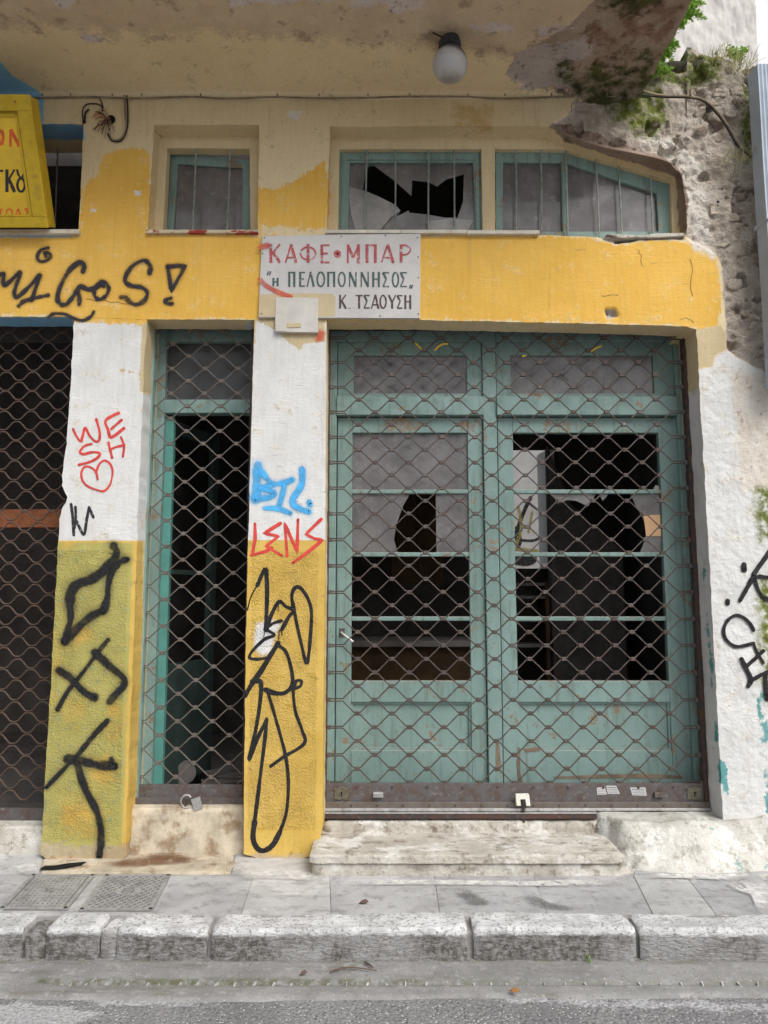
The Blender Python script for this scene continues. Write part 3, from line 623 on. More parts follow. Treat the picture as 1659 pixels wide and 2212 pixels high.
gut_o = gut.build('gutter', 'gutter_concrete', None, True, fix=False); gut_o.data.attributes.new('moss', 'FLOAT', 'POINT').data.foreach_set('value', (np.exp(-((Yy - 3.285) / 0.022) ** 2) * (X > -1.45) * (0.4 + 0.6 * sstep(1.0, -0.6, X)) + 0.8 * np.exp(-((Yy - 3.452) / 0.012) ** 2)).ravel().astype(np.float32))
gutter = tag(gut_o, 'pale concrete gutter strip along the foot of the kerb', 'gutter', kind='structure')
x = -1.3
tick0 = None
while x < 2.3:
    if tick0 is None:
        t = G(); t.add([(-0.003, -0.030, 0), (0.002, -0.030, 0), (0.0045, 0.012, 0.003), (-0.0035, 0.012, 0.003), (-0.004, -0.032, -0.008), (0.003, -0.032, -0.008), (0.0055, 0.014, -0.008), (-0.0045, 0.014, -0.008)], [(0, 1, 2, 3), (0, 4, 5, 1), (1, 5, 6, 2), (3, 2, 6, 7), (0, 3, 7, 4)])
        tick0 = t.build('cast_tick', 'slab_concrete_pale', gutter); tk = tick0
    else: tk = copy_obj(tick0, gutter, (0, 0, 0))
    tk.location = (x, 3.270 + random.uniform(-.004, .004), 0.0085 + random.uniform(-.003, .001)); tk.rotation_euler = (0, 0, R(random.uniform(-24, 6))); tk.scale = (random.uniform(.6, 1.2), random.uniform(.6, 1.2), 1)
    if random.random() < .12: x += 0.07
    x += 0.0755 + random.uniform(-0.014, 0.014)

# kerb stones
kerb = tag(bpy.data.objects.new('kerb', None), 'row of worn pale kerb stones with top light and face shade painted in', 'kerb', kind='structure'); kerb.location = (0, 3.5, 0); COL.objects.link(kerb)
def kerb_stone(xa, xb, top=ZP, back=0.0, dark=0.0):
    pa, pb = PZ(xa, 2045, 0.07).x, PZ(xb, 2045, 0.07).x
    pa, pb = xa_to(xa), xa_to(xb)
    n = max(4, int((pb - pa) / 0.018)); sec = [(YK0 + 0.005, -0.03)] + [(YK0, 0.015 + 0.013 * k) for k in range(8)]
    r = 0.02
    sec += [(YK0 + r - r * math.cos(a), top - r + r * math.sin(a)) for a in [k * math.pi / 10 for k in range(6)]]
    sec += [(YK0 + r + (YK1 - YK0 - r) * k / 6, top - 0.001) for k in range(1, 7)] + [(YK1, 0.0)]
    X = np.linspace(pa, pb, n); V = []; E_ = []
    for i, xx in enumerate(X):
        en = min(xx - pa, pb - xx); rd = 0.009 * (1 - min(1, max(0, en / 0.016))) ** 2
        for (yy, zz) in sec:
            dn = 0.008 * float(fbm(xx, yy, zz, 7, 4)) + 0.004 * float(fbm(xx, yy, zz, 40, 3))
            up = max(0, (zz - (top - 0.05)) / 0.05)
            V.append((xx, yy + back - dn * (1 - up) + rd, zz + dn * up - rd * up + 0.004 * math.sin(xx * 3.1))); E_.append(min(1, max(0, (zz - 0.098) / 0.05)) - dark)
    m = len(sec); F = [(i * m + k, (i + 1) * m + k, (i + 1) * m + k + 1, i * m + k + 1) for i in range(n - 1) for k in range(m - 1)] + [tuple(range(m)), tuple(range(n * m - 1, (n - 1) * m - 1, -1))]
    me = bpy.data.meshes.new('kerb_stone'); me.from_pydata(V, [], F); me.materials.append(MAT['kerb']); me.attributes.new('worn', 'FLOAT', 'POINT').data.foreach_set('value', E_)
    me.shade_smooth(); me.set_sharp_from_angle(angle=R(60)); o = bpy.data.objects.new('kerb_stone', me); link(o, kerb); return o
def xa_to(px): return (px - CX) * (YK0 * CP + (0.08 - CAM_Z) * SP) / FPX
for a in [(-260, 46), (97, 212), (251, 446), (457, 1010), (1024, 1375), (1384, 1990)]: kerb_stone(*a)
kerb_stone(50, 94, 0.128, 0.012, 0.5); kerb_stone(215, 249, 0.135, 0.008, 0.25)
kf = G(); kf.box(-3.2, 3.6, YK0 + 0.035, YK1 + 0.01, -0.05, 0.118); kf.build('kerb_bedding', 'joint_mortar', kerb)

# pavement with its slabs
pave = tag(bpy.data.objects.new('pavement', None), 'narrow pavement of worn grey slabs below the shopfront', 'pavement', kind='structure'); pave.location = (0, 3.9, 0); COL.objects.link(pave)
pb = G(); pb.box(-3.6, 3.8, YK1 - 0.02, 4.9, 0.0, 0.1435); pb.build('bedding', 'joint_mortar', pave)
def slab(c, dz=0.0, mat='slab_concrete', res=0.03):
    """four corners on the pavement, front-left, front-right, back-right, back-left"""
    c = [Vector(q) for q in c]; ctr = sum(c, Vector()) / 4; ins = [q + (ctr - q).normalized() * 0.0035 for q in c]
    n = max(2, int((c[1] - c[0]).length / res)); m = max(2, int((c[3] - c[0]).length / res)); V = []; F = []
    for j in range(m + 1):
        for i in range(n + 1):
            s, t = i / n, j / m; p = (ins[0] * (1 - s) + ins[1] * s) * (1 - t) + (ins[3] * (1 - s) + ins[2] * s) * t
            V.append((p.x, p.y, ZP - 0.001 + dz + 0.0035 * float(fbm(p.x, p.y, 0, 5, 3)) - (0.0025 if i in (0, n) or j in (0, m) else 0)))
    F = [(j * (n + 1) + i, j * (n + 1) + i + 1, (j + 1) * (n + 1) + i + 1, (j + 1) * (n + 1) + i) for j in range(m) for i in range(n)]
    b = len(V); ring_ = [i for i in range(n + 1)] + [j * (n + 1) + n for j in range(1, m + 1)] + [m * (n + 1) + i for i in range(n - 1, -1, -1)] + [j * (n + 1) for j in range(m - 1, 0, -1)]
    V += [(V[i][0], V[i][1], 0.12) for i in ring_]; k = len(ring_); F += [(ring_[i], b + i, b + (i + 1) % k, ring_[(i + 1) % k]) for i in range(k)]
    gg = G(); gg.add(V, F); return gg.build('slab', mat, pave, True)
def gp(px, py): p = PZ(px, py, ZP); return (p.x, p.y, 0)
front = [(-420, -330), (-155, -75), (0, 69), (158, 218), (336, 372), (520, 548), (715, 712), (950, 938), (1182, 1152), (1411, 1368), (1547, 1480), (1720, 1640), (1960, 1860)]
y0, y1 = 1975, 1889
for i in range(len(front) - 1):
    (a, b), (c, d) = front[i], front[i + 1]
    if i in (2, 3): continue            # the two inspection covers lie here
    slab([gp(a, y0), gp(c, y0), gp(d, y1), gp(b, y1)], random.uniform(-0.002, 0.002), 'slab_concrete_pale' if i in (0, 5, 9) else 'slab_concrete')
for (a, b, c, d, ya, yb) in [(0, 158, 218, 69, 1975, 1966), (158, 336, 327, 150, 1975, 1968)]:
    slab([gp(a, ya), gp(b, ya), gp(c - 8 if c > 200 and a == 158 else b + 2, yb), gp(d if a == 158 else a + 4, yb)], 0, 'slab_concrete')
slab([gp(146, 1965), gp(171, 1965), gp(227, 1890), gp(206, 1890)], 0.0, 'slab_concrete_pale'); slab([gp(330, 1966), gp(340, 1966), gp(374, 1890), gp(369, 1890)], 0)
for a, b, m in [(-330, 85, 'slab_concrete_pale'), (500, 700, 'slab_concrete_pale'), (700, 940, 'step_concrete'), (940, 1370, 'step_concrete'), (1370, 1900, 'slab_concrete')]:
    slab([gp(a, 1887), gp(b, 1887), gp(b + 10, 1838), gp(a + 10, 1838)], 0.003, m)
# ribbed, rust-stained strip in front of the narrow door
rb = slab([gp(88, 1887), gp(498, 1887), gp(508, 1840), gp(98, 1840)], 0.001, 'stone_threshold'); rb.name = 'ribbed_slab'
pa, pb_ = gp(190, 1885), gp(495, 1885); rib0 = None
nrib = 60
for i in range(nrib):
    xx = pa[0] + (pb_[0] - pa[0]) * i / (nrib - 1); 
    if rib0 is None:
        q = G(); q.box(-0.004, 0.004, 0, 0.155, 0.0, 0.005); rib0 = q.build('rib', 'stone_threshold', rb); o = rib0
    else: o = copy_obj(rib0, rb, (0, 0, 0))
    o.matrix_parent_inverse = world_of(rb).inverted(); o.location = (xx, pa[1] + 0.01, ZP - 0.001)

# ================================================================== the building
shop = empty('shop_building', (0, YF, ZP), 'derelict shopfront with yellow band, peeling plaster and green doors under a balcony', 'building')
WA = [(333, 270), (560, 270), (557, 497), (318, 497)]
WB = [(713, 273), (1190, 272), (1212, 288), (1300, 318), (1400, 337), (1446, 350), (1472, 374), (1481, 420), (1485, 507), (1300, 512), (1165, 508), (705, 497)]
WL = [(-300, 268), (181, 269), (170, 497), (-300, 497)]
wall_out = [(-320, 150), (1488, 150), (1488, 706), (1400, 702), (1200, 697), (908, 691), (705, 690), (560, 691), (340, 689), (318, 690), (160, 684), (-320, 682)]
sheet('wall', wall_out, [WA, WB, WL], YF, 0.0115, shop, [0.17, 0.125, 0.125, 0.3])
p1 = [(160, 684.5), (318, 690.5), (312, 760), (307, 900), (300, 1050), (293, 1250), (284, 1500), (276, 1700), (270, 1852), (200, 1858), (140, 1866), (100, 1856), (86, 1846), (92, 1790), (97, 1690), (104, 1570), (111, 1450), (117, 1330), (122, 1250), (127, 1166), (128, 1122), (134, 1100), (143, 1086), (145, 1072), (134, 1050), (136, 1010), (144, 960), (148, 900), (153, 830), (156, 760)]
pillar1 = sheet('pillar', p1, [], YF, 0.011, shop, [0.45], 0.0025)
p2 = [(550, 691.5), (705.5, 690.5), (704, 900), (702, 1200), (699, 1500), (697, 1790), (690, 1812), (672, 1850), (640, 1858), (560, 1856), (527, 1844), (527, 1700), (531, 1400), (536, 1166), (541, 1000), (546, 800)]
pillar2 = sheet('pillar', p2, [], YF, 0.011, shop, [0.45], 0.002)
pr = [(1486, 100), (1520, 112), (1560, 118), (1585, 130), (1605, 148), (1640, 138), (1850, 150), (1900, 1905), (1568, 1890), (1562, 1760), (1548, 1500), (1532, 1200), (1518, 950), (1504, 712), (1486, 707)]
pier = sheet('pier', pr, [], YF, 0.0105, shop, [0.45], 0.003); pier.location.y += 0.0012     # its edge tucks just behind the wall plaster
pillar1['label'] = 'pillar with olive stippled lower half and broken left edge'; pillar2['label'] = 'pillar with mustard stippled lower half between the grilles'; pier['label'] = 'whitewashed rough pier with crumbling masonry above'

# balcony slab overhead
ZS = 4.752; bx0, bx1, by0 = -3.6, 1.64, 3.40
nx, ny = 420, 90
xs = np.linspace(bx0, bx1, nx); ys = np.linspace(by0, YF + 0.03, ny); X, Yy = np.meshgrid(xs, ys)
X = X + (X > bx1 - 0.03) * 0.02 * fbm(0, Yy, 0, 7, 4)
pxs, pys = proj(X.ravel(), Yy.ravel(), np.full(X.size, ZS))
bm_ = sstep(-4, 10, sdf(pxs, pys, LAY_SOFFIT['bare'])).reshape(X.shape); wm = sstep(-30, 20, sdf(pxs, pys, LAY_SOFFIT['worn'])).reshape(X.shape)
Zz = ZS + 0.004 * fbm(X, Yy, 0, 3, 3) + bm_ * (0.012 + 0.016 * fbm(X, Yy, 4, 8, 4)) + wm * 0.010 * fbm(X, Yy, 2, 9, 4) - 0.05 * sstep(YF - 0.05, YF + 0.02, Yy) ** 2
V = np.stack([X.ravel(), Yy.ravel(), Zz.ravel()], 1); F = [(j * nx + i, (j + 1) * nx + i, (j + 1) * nx + i + 1, j * nx + i + 1) for j in range(ny - 1) for i in range(nx - 1)]
me = bpy.data.meshes.new('balcony_soffit'); nV = len(V); top = [(x_, y_, ZS + 0.16) for x_, y_ in V[:, :2]]
V2 = V.tolist() + [(V[j * nx + nx - 1][0] + 0.012 * float(fbm(0, V[j * nx][1], 3, 20, 3)), V[j * nx][1], ZS + 0.14) for j in range(ny)] + [(bx0, by0, ZS + 0.14), (bx1, by0, ZS + 0.14), (bx0, YF + 0.03, ZS + 0.14)]
F += [(j * nx + nx - 1, (j + 1) * nx + nx - 1, nV + j + 1, nV + j) for j in range(ny - 1)]
F += [tuple([i for i in range(0, nx)] + [nV, nV + ny]), (nV, nV + ny - 1, nV + ny + 2, nV + ny)]
me.from_pydata(V2, [], F); me.materials.append(MAT['soffit_plaster']); put_layers(me, np.array(V2) * [1, 1, 0] + [0, 0, ZS], LAY_SOFFIT); me.shade_smooth(); me.set_sharp_from_angle(angle=R(60))
balc = link(bpy.data.objects.new('balcony', me), shop); balc['label'] = 'stained balcony underside with bare mossy concrete at its right end'

# rooms behind the shopfront
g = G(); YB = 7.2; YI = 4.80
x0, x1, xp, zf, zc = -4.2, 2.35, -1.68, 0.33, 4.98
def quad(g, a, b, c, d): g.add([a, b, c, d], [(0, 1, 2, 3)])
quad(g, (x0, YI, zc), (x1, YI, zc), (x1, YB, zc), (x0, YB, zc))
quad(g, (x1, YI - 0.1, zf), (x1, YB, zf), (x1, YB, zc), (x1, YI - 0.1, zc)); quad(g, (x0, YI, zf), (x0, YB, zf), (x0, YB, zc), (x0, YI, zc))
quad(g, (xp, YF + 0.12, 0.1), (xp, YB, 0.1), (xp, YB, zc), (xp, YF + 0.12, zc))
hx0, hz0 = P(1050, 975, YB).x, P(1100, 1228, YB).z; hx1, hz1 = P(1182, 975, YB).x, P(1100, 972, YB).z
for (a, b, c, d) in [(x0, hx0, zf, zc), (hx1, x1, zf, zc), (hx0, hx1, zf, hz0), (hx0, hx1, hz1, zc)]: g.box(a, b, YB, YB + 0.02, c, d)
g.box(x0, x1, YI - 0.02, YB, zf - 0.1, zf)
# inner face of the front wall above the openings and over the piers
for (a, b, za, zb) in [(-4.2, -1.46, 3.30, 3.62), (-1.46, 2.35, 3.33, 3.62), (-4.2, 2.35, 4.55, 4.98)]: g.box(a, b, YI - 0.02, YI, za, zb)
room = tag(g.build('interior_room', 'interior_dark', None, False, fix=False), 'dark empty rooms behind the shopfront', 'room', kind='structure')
yard = empty('back_yard_wall', (1.6, 11.0, 0), 'bright whitewashed yard wall seen through the right door leaf', 'wall')
yw = G(); yw.box(0.2, 3.6, 11.0, 11.15, 0.0, 4.2); yw.build('wall', 'yard_white', yard)
rv = G(); q = [(hx1 + 0.02, hz0 - 0.02), (hx1 + 0.02, hz1 + 0.02)]
n = 10
V = []; F = []
for i in range(n + 1):
    a = i / n * math.pi / 2; V += [(hx1 + 0.06 - 0.10 * math.cos(a), YB + 0.30 - 0.34 * math.sin(a) , hz0), (hx1 + 0.06 - 0.10 * math.cos(a), YB + 0.30 - 0.34 * math.sin(a), hz1)]
for i in range(n): F.append((2 * i, 2 * i + 1, 2 * i + 3, 2 * i + 2))
rv.add(V, F); rvo = rv.build('opening_reveal', 'yard_white', room, True)
gw = G()
def yplace(px, py, lift): p = P(px, py, 11.0 - lift); return tuple(p)
for i, (pts, w) in enumerate([([(1112, 1160), (1130, 1110), (1146, 1075)], 9), ([(1112, 1165), (1150, 1168), (1168, 1160)], 6), ([(1116, 1140), (1124, 1166), (1118, 1185)], 8), ([(1135, 1080), (1160, 1100)], 5)]): ribbon(gw, pts, w, yplace, 0.003 + 0.0005 * i)
gw.build('graffiti', 'marker_dry', yard, fix=False)
g2 = G()
for i, (pts, w) in enumerate([([(1120, 1095), (1126, 1140), (1116, 1176)], 9), ([(1150, 1105), (1142, 1150)], 7), ([(1108, 1185), (1160, 1190)], 10)]): ribbon(g2, pts, w, yplace, 0.0065 + 0.0005 * i)
g2.build('graffiti', 'yard_ochre', yard, fix=False)
g3 = G(); ribbon(g3, [(1100, 1208), (1136, 1212), (1150, 1208)], 22, yplace, 0.009); g3.build('graffiti', 'marker_dry', yard, fix=False)
iw = G(); a = P(845, 1040, 6.4); b = P(960, 1600, 6.4); iw.box(a.x, b.x, 6.4, 6.45, 1.72, 3.0); iw.box(a.x + 0.05, (a.x + b.x) / 2 - .01, 6.385, 6.4, 1.77, 2.9); iw.box((a.x + b.x) / 2 + .01, b.x - 0.05, 6.385, 6.4, 1.77, 2.9)
tag(iw.build('wooden_cupboard', 'interior_wood', None, bevel=0.004), 'dark brown wall cupboard inside, behind the broken pane of the left leaf', 'cupboard')

# things inside that the daylight just reaches
g = G(); pa = P(1186, 1085, 6.3); pz = P(1190, 1300, 6.3)
g.prism([(pa.x, 0.34), (pa.x + .62, 0.34), (pa.x + .62, pa.z - .42), (pa.x + .34, pa.z - .16), (pa.x + .18, pa.z), (pa.x, pa.z + .5)], 6.3, 6.42); tag(g.build('lit_wall_patch', 'interior_pale', None, bevel=0.01), 'grey slab with a sloping edge, added for the daylight falling off beside the opening', 'wall')  # pale slab shaped to imitate daylight fading beside the yard opening
su = empty('shelf_unit', (P(1140, 1400, 5.9).x, 5.9, .33), 'dark shelving seen through the lower lights of the right leaf', 'shelf')
xa0, xb0 = P(1100, 1300, 5.9).x, P(1182, 1300, 5.9).x
for k, py in enumerate((1262, 1290, 1340, 1395)):
    g = G(); zz = P(1140, py, 5.9).z; g.box(xa0, xb0, 5.9, 6.2, zz - .012, zz + .012); g.build('shelf', 'interior_pale', su)
for xx in (xa0, xb0): g = G(); g.box(xx - .015, xx + .015, 5.9, 6.2, .33, P(1140, 1255, 5.9).z); g.build('side', 'interior_wood', su)
ct = empty('bar_counter', (.15, 5.9, .33), 'dark counter inside behind the left leaf', 'counter')
g = G(); g.box(-.3, .72, 5.85, 6.35, .33, 1.22); g.build('front', 'interior_wood', ct, bevel=.01); g = G(); g.box(-.36, .78, 5.78, 6.4, 1.22, 1.27); g.build('top', 'interior_pale', ct, bevel=.008)
g = G(); c = P(392, 1672, 5.0); g.tube([(c.x - .1, 5.25, .5), (c.x - .02, 5.05, .49), (c.x + .05, 4.9, .48)], .07, 14); tag(g.build('rolled_mat', 'interior_pale', None, True), 'rolled mat lying inside the narrow doorway', 'mat')
for k, (dx_, rz, w) in enumerate([(.30, .3, .32), (.36, -.2, .26), (.24, .9, .2)]):
    g = G(); g.box(-w / 2, w / 2, -.05, .05, 0, .015); mt = Matrix.Translation((c.x + dx_, 4.98 + .06 * k, .41 + .018 * k)) @ Matrix.Rotation(rz, 4, 'Z'); g.v = [tuple(mt @ Vector(v)) for v in g.v]
    tag(g.build('broken_board', 'interior_pale', None, bevel=.002), ['lowest broken board on the floor inside the narrow doorway', 'middle broken board on the floor inside the narrow doorway', 'topmost broken board on the floor inside the narrow doorway'][k], 'board', 'broken boards')

# upper windows -------------------------------------------------------------
YP = YF + 0.122
sheet('window_surround', [(300, 250), (590, 250), (590, 515), (290, 515)], [[(361, 320), (539, 321), (541, 505), (352, 505)]], YP, 0.02, shop, [0.02, 0.07], 0.0012, False)['label'] = 'brownish plaster surround of the small barred window'
sheet('window_surround', [(690, 255), (1500, 255), (1505, 525), (680, 525)], [[(733, 322), (1040, 322), (1043, 512), (730, 512)], [(1069, 322), (1222, 323), (1449, 391), (1453, 516), (1070, 516)]], YP, 0.02, shop, [0.02, 0.07, 0.07], 0.0012, False)['label'] = 'cream plaster surround of the wide window with a sloping corner'
YS = YP + 0.035
def frame(name, out, inn, Y, d, mat='green', parent=shop, bevel=0.003):
    g = G(); g.ring(poly(out, Y), poly(inn, Y), Y, Y + d); return g.build(name, mat, parent, bevel=bevel)
def pane(pts, Y, mat, parent, name='pane', th=0.004):
    g = G(); g.prism(poly(pts, Y), Y, Y + th); return g.build(name, mat, parent)
def bars(spec, Y, parent, r=0.0055):
    for (xa, ya, xb, yb) in spec:
        g = G(); a, b = P(xa, ya, Y), P(xb, yb, Y); m = (a + b) / 2 + Vector((random.uniform(-.003, .003), -0.002, 0)); g.tube([a, m, b], r, 8); g.build('bar', 'bar_paint', parent, True)
wa = frame('window', [(364, 326), (540, 346), (541, 520), (356, 520)], [(385, 354), (524, 363), (522, 505), (374, 505)], YS + 0.05, 0.045); wa['label'] = 'small green sash hanging crooked behind two bars'
pane([(383, 352), (526, 361), (524, 508), (372, 508)], YS + 0.07, 'dusty_glass', wa)
g = G(); g.box(P(350, 400, YS + .03).x, P(545, 400, YS + .03).x, YS + 0.02, YS + 0.05, P(400, 328, YS + .03).z, P(400, 312, YS + .03).z); g.build('head_rail', 'green', wa)
bars([(424, 312, 416, 500), (497, 312, 491, 500)], YP + 0.012, wa)
wb = frame('window', [(733, 322), (1040, 322), (1043, 520), (730, 520)], [(755, 351), (1022, 351), (1028, 512), (752, 512)], YS, 0.05); wb['label'] = 'green sash with a smashed pane and black holes'
g = G(); g.ring(poly([(739, 333), (1034, 333), (1037, 518), (736, 518)], YS - 0.008), poly([(749, 345), (1026, 345), (1031, 514), (746, 514)], YS - 0.008), YS - 0.008, YS + 0.004); g.build('frame_bead', 'green', wb, bevel=0.002)
Zm = lambda L: [(542.2 + x * .3431, y * .3431) for x, y in L]
hole = Zm([(750, 1025), (905, 1140), (1010, 1235), (1015, 1135), (1120, 1148), (1170, 1175), (1230, 1130), (1340, 1098), (1335, 1270), (1300, 1370), (1220, 1370), (1110, 1350), (1000, 1340), (990, 1325), (945, 1350), (920, 1360), (940, 1330), (910, 1290), (800, 1235), (705, 1195), (720, 1100)])
def holed_pane(out, hole_, Y, mat, parent, th=0.004, name='pane'):
    po, ph = poly(out, Y), poly(hole_, Y); n, m = len(po), len(ph); pts = [Vector(q) for q in po + ph]
    vv, ee, ff, *_ = delaunay_2d_cdt(pts, [(i, (i + 1) % n) for i in range(n)] + [(n + i, n + (i + 1) % m) for i in range(m)], [], 0, 1e-7)
    V = np.array([tuple(q) for q in vv]); ff = [f for f in ff if not inpoly(np.array([V[list(f), 0].mean()]), np.array([V[list(f), 1].mean()]), ph)[0] and inpoly(np.array([V[list(f), 0].mean()]), np.array([V[list(f), 1].mean()]), po)[0]]
    g = G(); k = len(V); g.add([(a, Y, b) for a, b in V] + [(a, Y + th, b) for a, b in V], [tuple(f) for f in ff] + [tuple(i + k for i in f)[::-1] for f in ff] + [(n + i, n + (i + 1) % m, k + n + (i + 1) % m, k + n + i) for i in range(m)])
    return g.build(name, mat, parent, fix=False)
holed_pane([(753, 348), (1026, 348), (1032, 514), (748, 514)], hole, YS + 0.024, 'dusty_glass', wb)
pane(Zm([(615, 1175), (730, 1205), (910, 1290), (940, 1325), (880, 1370), (820, 1440), (815, 1500), (650, 1500), (655, 1440), (630, 1350), (612, 1230)]), YS + 0.012, 'shard_glass', wb, 'glass_shard')
pane(Zm([(1100, 1395), (1250, 1375), (1400, 1385), (1370, 1440), (1365, 1500), (1118, 1500), (1115, 1440)]), YS + 0.012, 'shard_glass', wb, 'glass_shard')
bars([(793, 316, 789, 505), (854, 316, 853, 505), (926, 316, 925, 505), (981, 316, 982, 505)], YP + 0.010, wb)
wc = frame('window', [(1070, 322), (1222, 322), (1449, 391), (1454, 520), (1071, 520)], [(1087, 351), (1221, 352), (1418, 418), (1423, 500), (1086, 500)], YS, 0.05); wc['label'] = 'green window with a sloping upper right corner and dusty panes'
g = G(); g.prism(poly([(1212, 345), (1226, 345), (1229, 510), (1216, 510)], YS - 0.004), YS - 0.004, YS + 0.045); g.build('mullion', 'green', wc, bevel=0.003)
pane([(1084, 348), (1216, 348), (1220, 505), (1083, 505)], YS + 0.024, 'dusty_glass', wc); pane([(1222, 348), (1422, 415), (1428, 505), (1222, 505)], YS + 0.024, 'dusty_glass', wc)
bars([(1114, 316, 1115, 500), (1168, 316, 1170, 512), (1222, 318, 1226, 514), (1287, 338, 1295, 514), (1336, 354, 1344, 514), (1405, 374, 1411, 514)], YP + 0.010, wc)
def sill(pts, Y0, Y1, mat, par=shop):
    a, b = P(*pts[0], Y0), P(*pts[1], Y0); g = G(); n = 14
    g.box(a.x, b.x, Y0, Y1, b.z - 0.0, a.z); return g.build('sill', mat, par, bevel=0.002)
sill([(315, 496), (557, 503)], YF - 0.025, YP + 0.05, 'sill_red')['label'] = 'thin sill smeared with red paint'
sill([(703, 496), (866, 503)], YF - 0.03, YP + 0.05, 'sill_marble'); sill([(867, 496), (1008, 503.5)], YF - 0.028, YP + 0.05, 'sill_marble'); sill([(1009, 497), (1166, 505)], YF - 0.03, YP + 0.05, 'sill_marble')
sill([(-300, 495), (170, 504)], YF - 0.03, YF + 0.1, 'sill_marble')
g = G(); a = P(125, 320, YF + 0.12); b = P(118, 500, YF + 0.12); g.tube([a, b], 0.006, 8)
bo = g.build('window_bar', 'rod_steel', shop, True); bo['label'] = 'single bar in the dark window behind the yellow sign'
g = G()
br = poly([(1310, 506), (1345, 505), (1380, 509), (1420, 504), (1478, 503), (1480, 510), (1420, 513), (1340, 514)], YF - 0.012); g.prism(br, YF - 0.015, YF + 0.06); g.build('broken_sill', 'step_concrete', shop, bevel=0.004)

# hollow clay bricks showing in the crumbled masonry
for (cx, cy, cols) in [(1543, 399, [(0, 0), (8, 0), (16, 0), (0, 8), (8, 8), (16, 8), (-10, 0)]), (1551, 444, [(0, 0), (8, 0), (0, -7), (8, 7)]), (1559, 489, [(0, 0)])]:
    ctr = P(cx + 6, cy + 3, YF); dd = float(disp_wall(ctr.x, ctr.z)[0]); bg_ = G(); yb = YF - dd + 0.004
    bb = rect(cx - 16, cx + 28, cy - 8, cy + 18, yb); bg_.box(bb[0][0], bb[1][0], yb, yb + 0.06, bb[2][1], bb[0][1]); bo = bg_.build('hollow_brick', 'clay_brick', shop, bevel=0.004)
    for (ox, oy) in cols:
        hg = G(); hh = rect(cx + ox - 2.6, cx + ox + 2.6, cy + oy - 2.6, cy + oy + 2.6, yb); hg.box(hh[0][0], hh[1][0], yb - 0.0015, yb + 0.004, hh[2][1], hh[0][1]); hg.build('brick_cell', 'dark_void', bo)

# rubble stones standing out of the crumbled mortar
import bmesh
for k in range(46):
    px_, py_ = random.uniform(1495, 1650), random.choice([random.uniform(180, 330), random.uniform(380, 760), random.uniform(380, 760)])
    if sdf(np.array([px_]), np.array([py_]), LAY['bare'])[0] < 14 or (1520 < px_ < 1580 and 380 < py_ < 510): continue
    c = P(px_, py_, YF); dd = float(disp_wall(c.x, c.z)[0]); bm = bmesh.new(); w, h = random.uniform(.025, .075), random.uniform(.02, .05)
    for q in range(16):
        a = random.uniform(0, 2 * math.pi); rr = random.uniform(.75, 1); bm.verts.new((c.x + w * rr * math.cos(a), YF - dd + random.uniform(-.016, .03), c.z + h * rr * math.sin(a)))
    bmesh.ops.convex_hull(bm, input=bm.verts); lone = [v for v in bm.verts if not v.link_faces]; bmesh.ops.delete(bm, geom=lone, context='VERTS')
    bmesh.ops.bevel(bm, geom=bm.edges[:], offset=.004, segments=1, affect='EDGES')
    me = bpy.data.meshes.new('stone'); bm.to_mesh(me); bm.free(); me.materials.append(MAT['rubble_stone']); link(bpy.data.objects.new('stone', me), pier)

# the double doors -----------------------------------------------------------
YD = 4.625; ZB = 0.37
def X1(px, Y=YD, py=1000): return P(px, py, Y).x
def Z1(py, Y=YD, px=1000): return P(px, py, Y).z
df = G()
for (a, b) in [(700, 727), (1045, 1074), (1465, 1500)]: df.box(X1(a), X1(b), YD - (0.012 if a == 1045 else 0.02), YD + 0.08, ZB, Z1(716))
df.box(X1(727), X1(1045), YD - 0.018, YD + 0.078, Z1(739), Z1(716)); df.box(X1(1074), X1(1465), YD - 0.018, YD + 0.078, Z1(739), Z1(716))
df.box(X1(727) , X1(1045), YD - 0.034, YD + 0.07, Z1(899), Z1(859)); df.box(X1(1074), X1(1465), YD - 0.034, YD + 0.07, Z1(899), Z1(859))
dfo = df.build('door_frame', 'green', shop, bevel=0.004)
def R4(x0, x1, y0, y1, Y): return [(X1(x0, Y), Z1(y0, Y)), (X1(x1, Y), Z1(y0, Y)), (X1(x1, Y), Z1(y1, Y)), (X1(x0, Y), Z1(y1, Y))]
def transom(x0, x1, gx0, gx1, lab):
    g = G(); g.ring(R4(x0, x1, 740, 858, YD + .012), R4(gx0, gx1, 768, 850, YD + .012), YD + .012, YD + .055); o = g.build('transom_window', 'green', shop, bevel=0.004); o['label'] = lab
    p = G(); p.prism(R4(gx0 - 4, gx1 + 4, 764, 853, YD + .03), YD + .03, YD + .034); p.build('pane', 'dusty_glass', o); return o
transom(728, 1044, 763, 1011, 'transom light with dusty glass above the left leaf'); transom(1075, 1464, 1107, 1420, 'transom light with dusty glass above the right leaf')
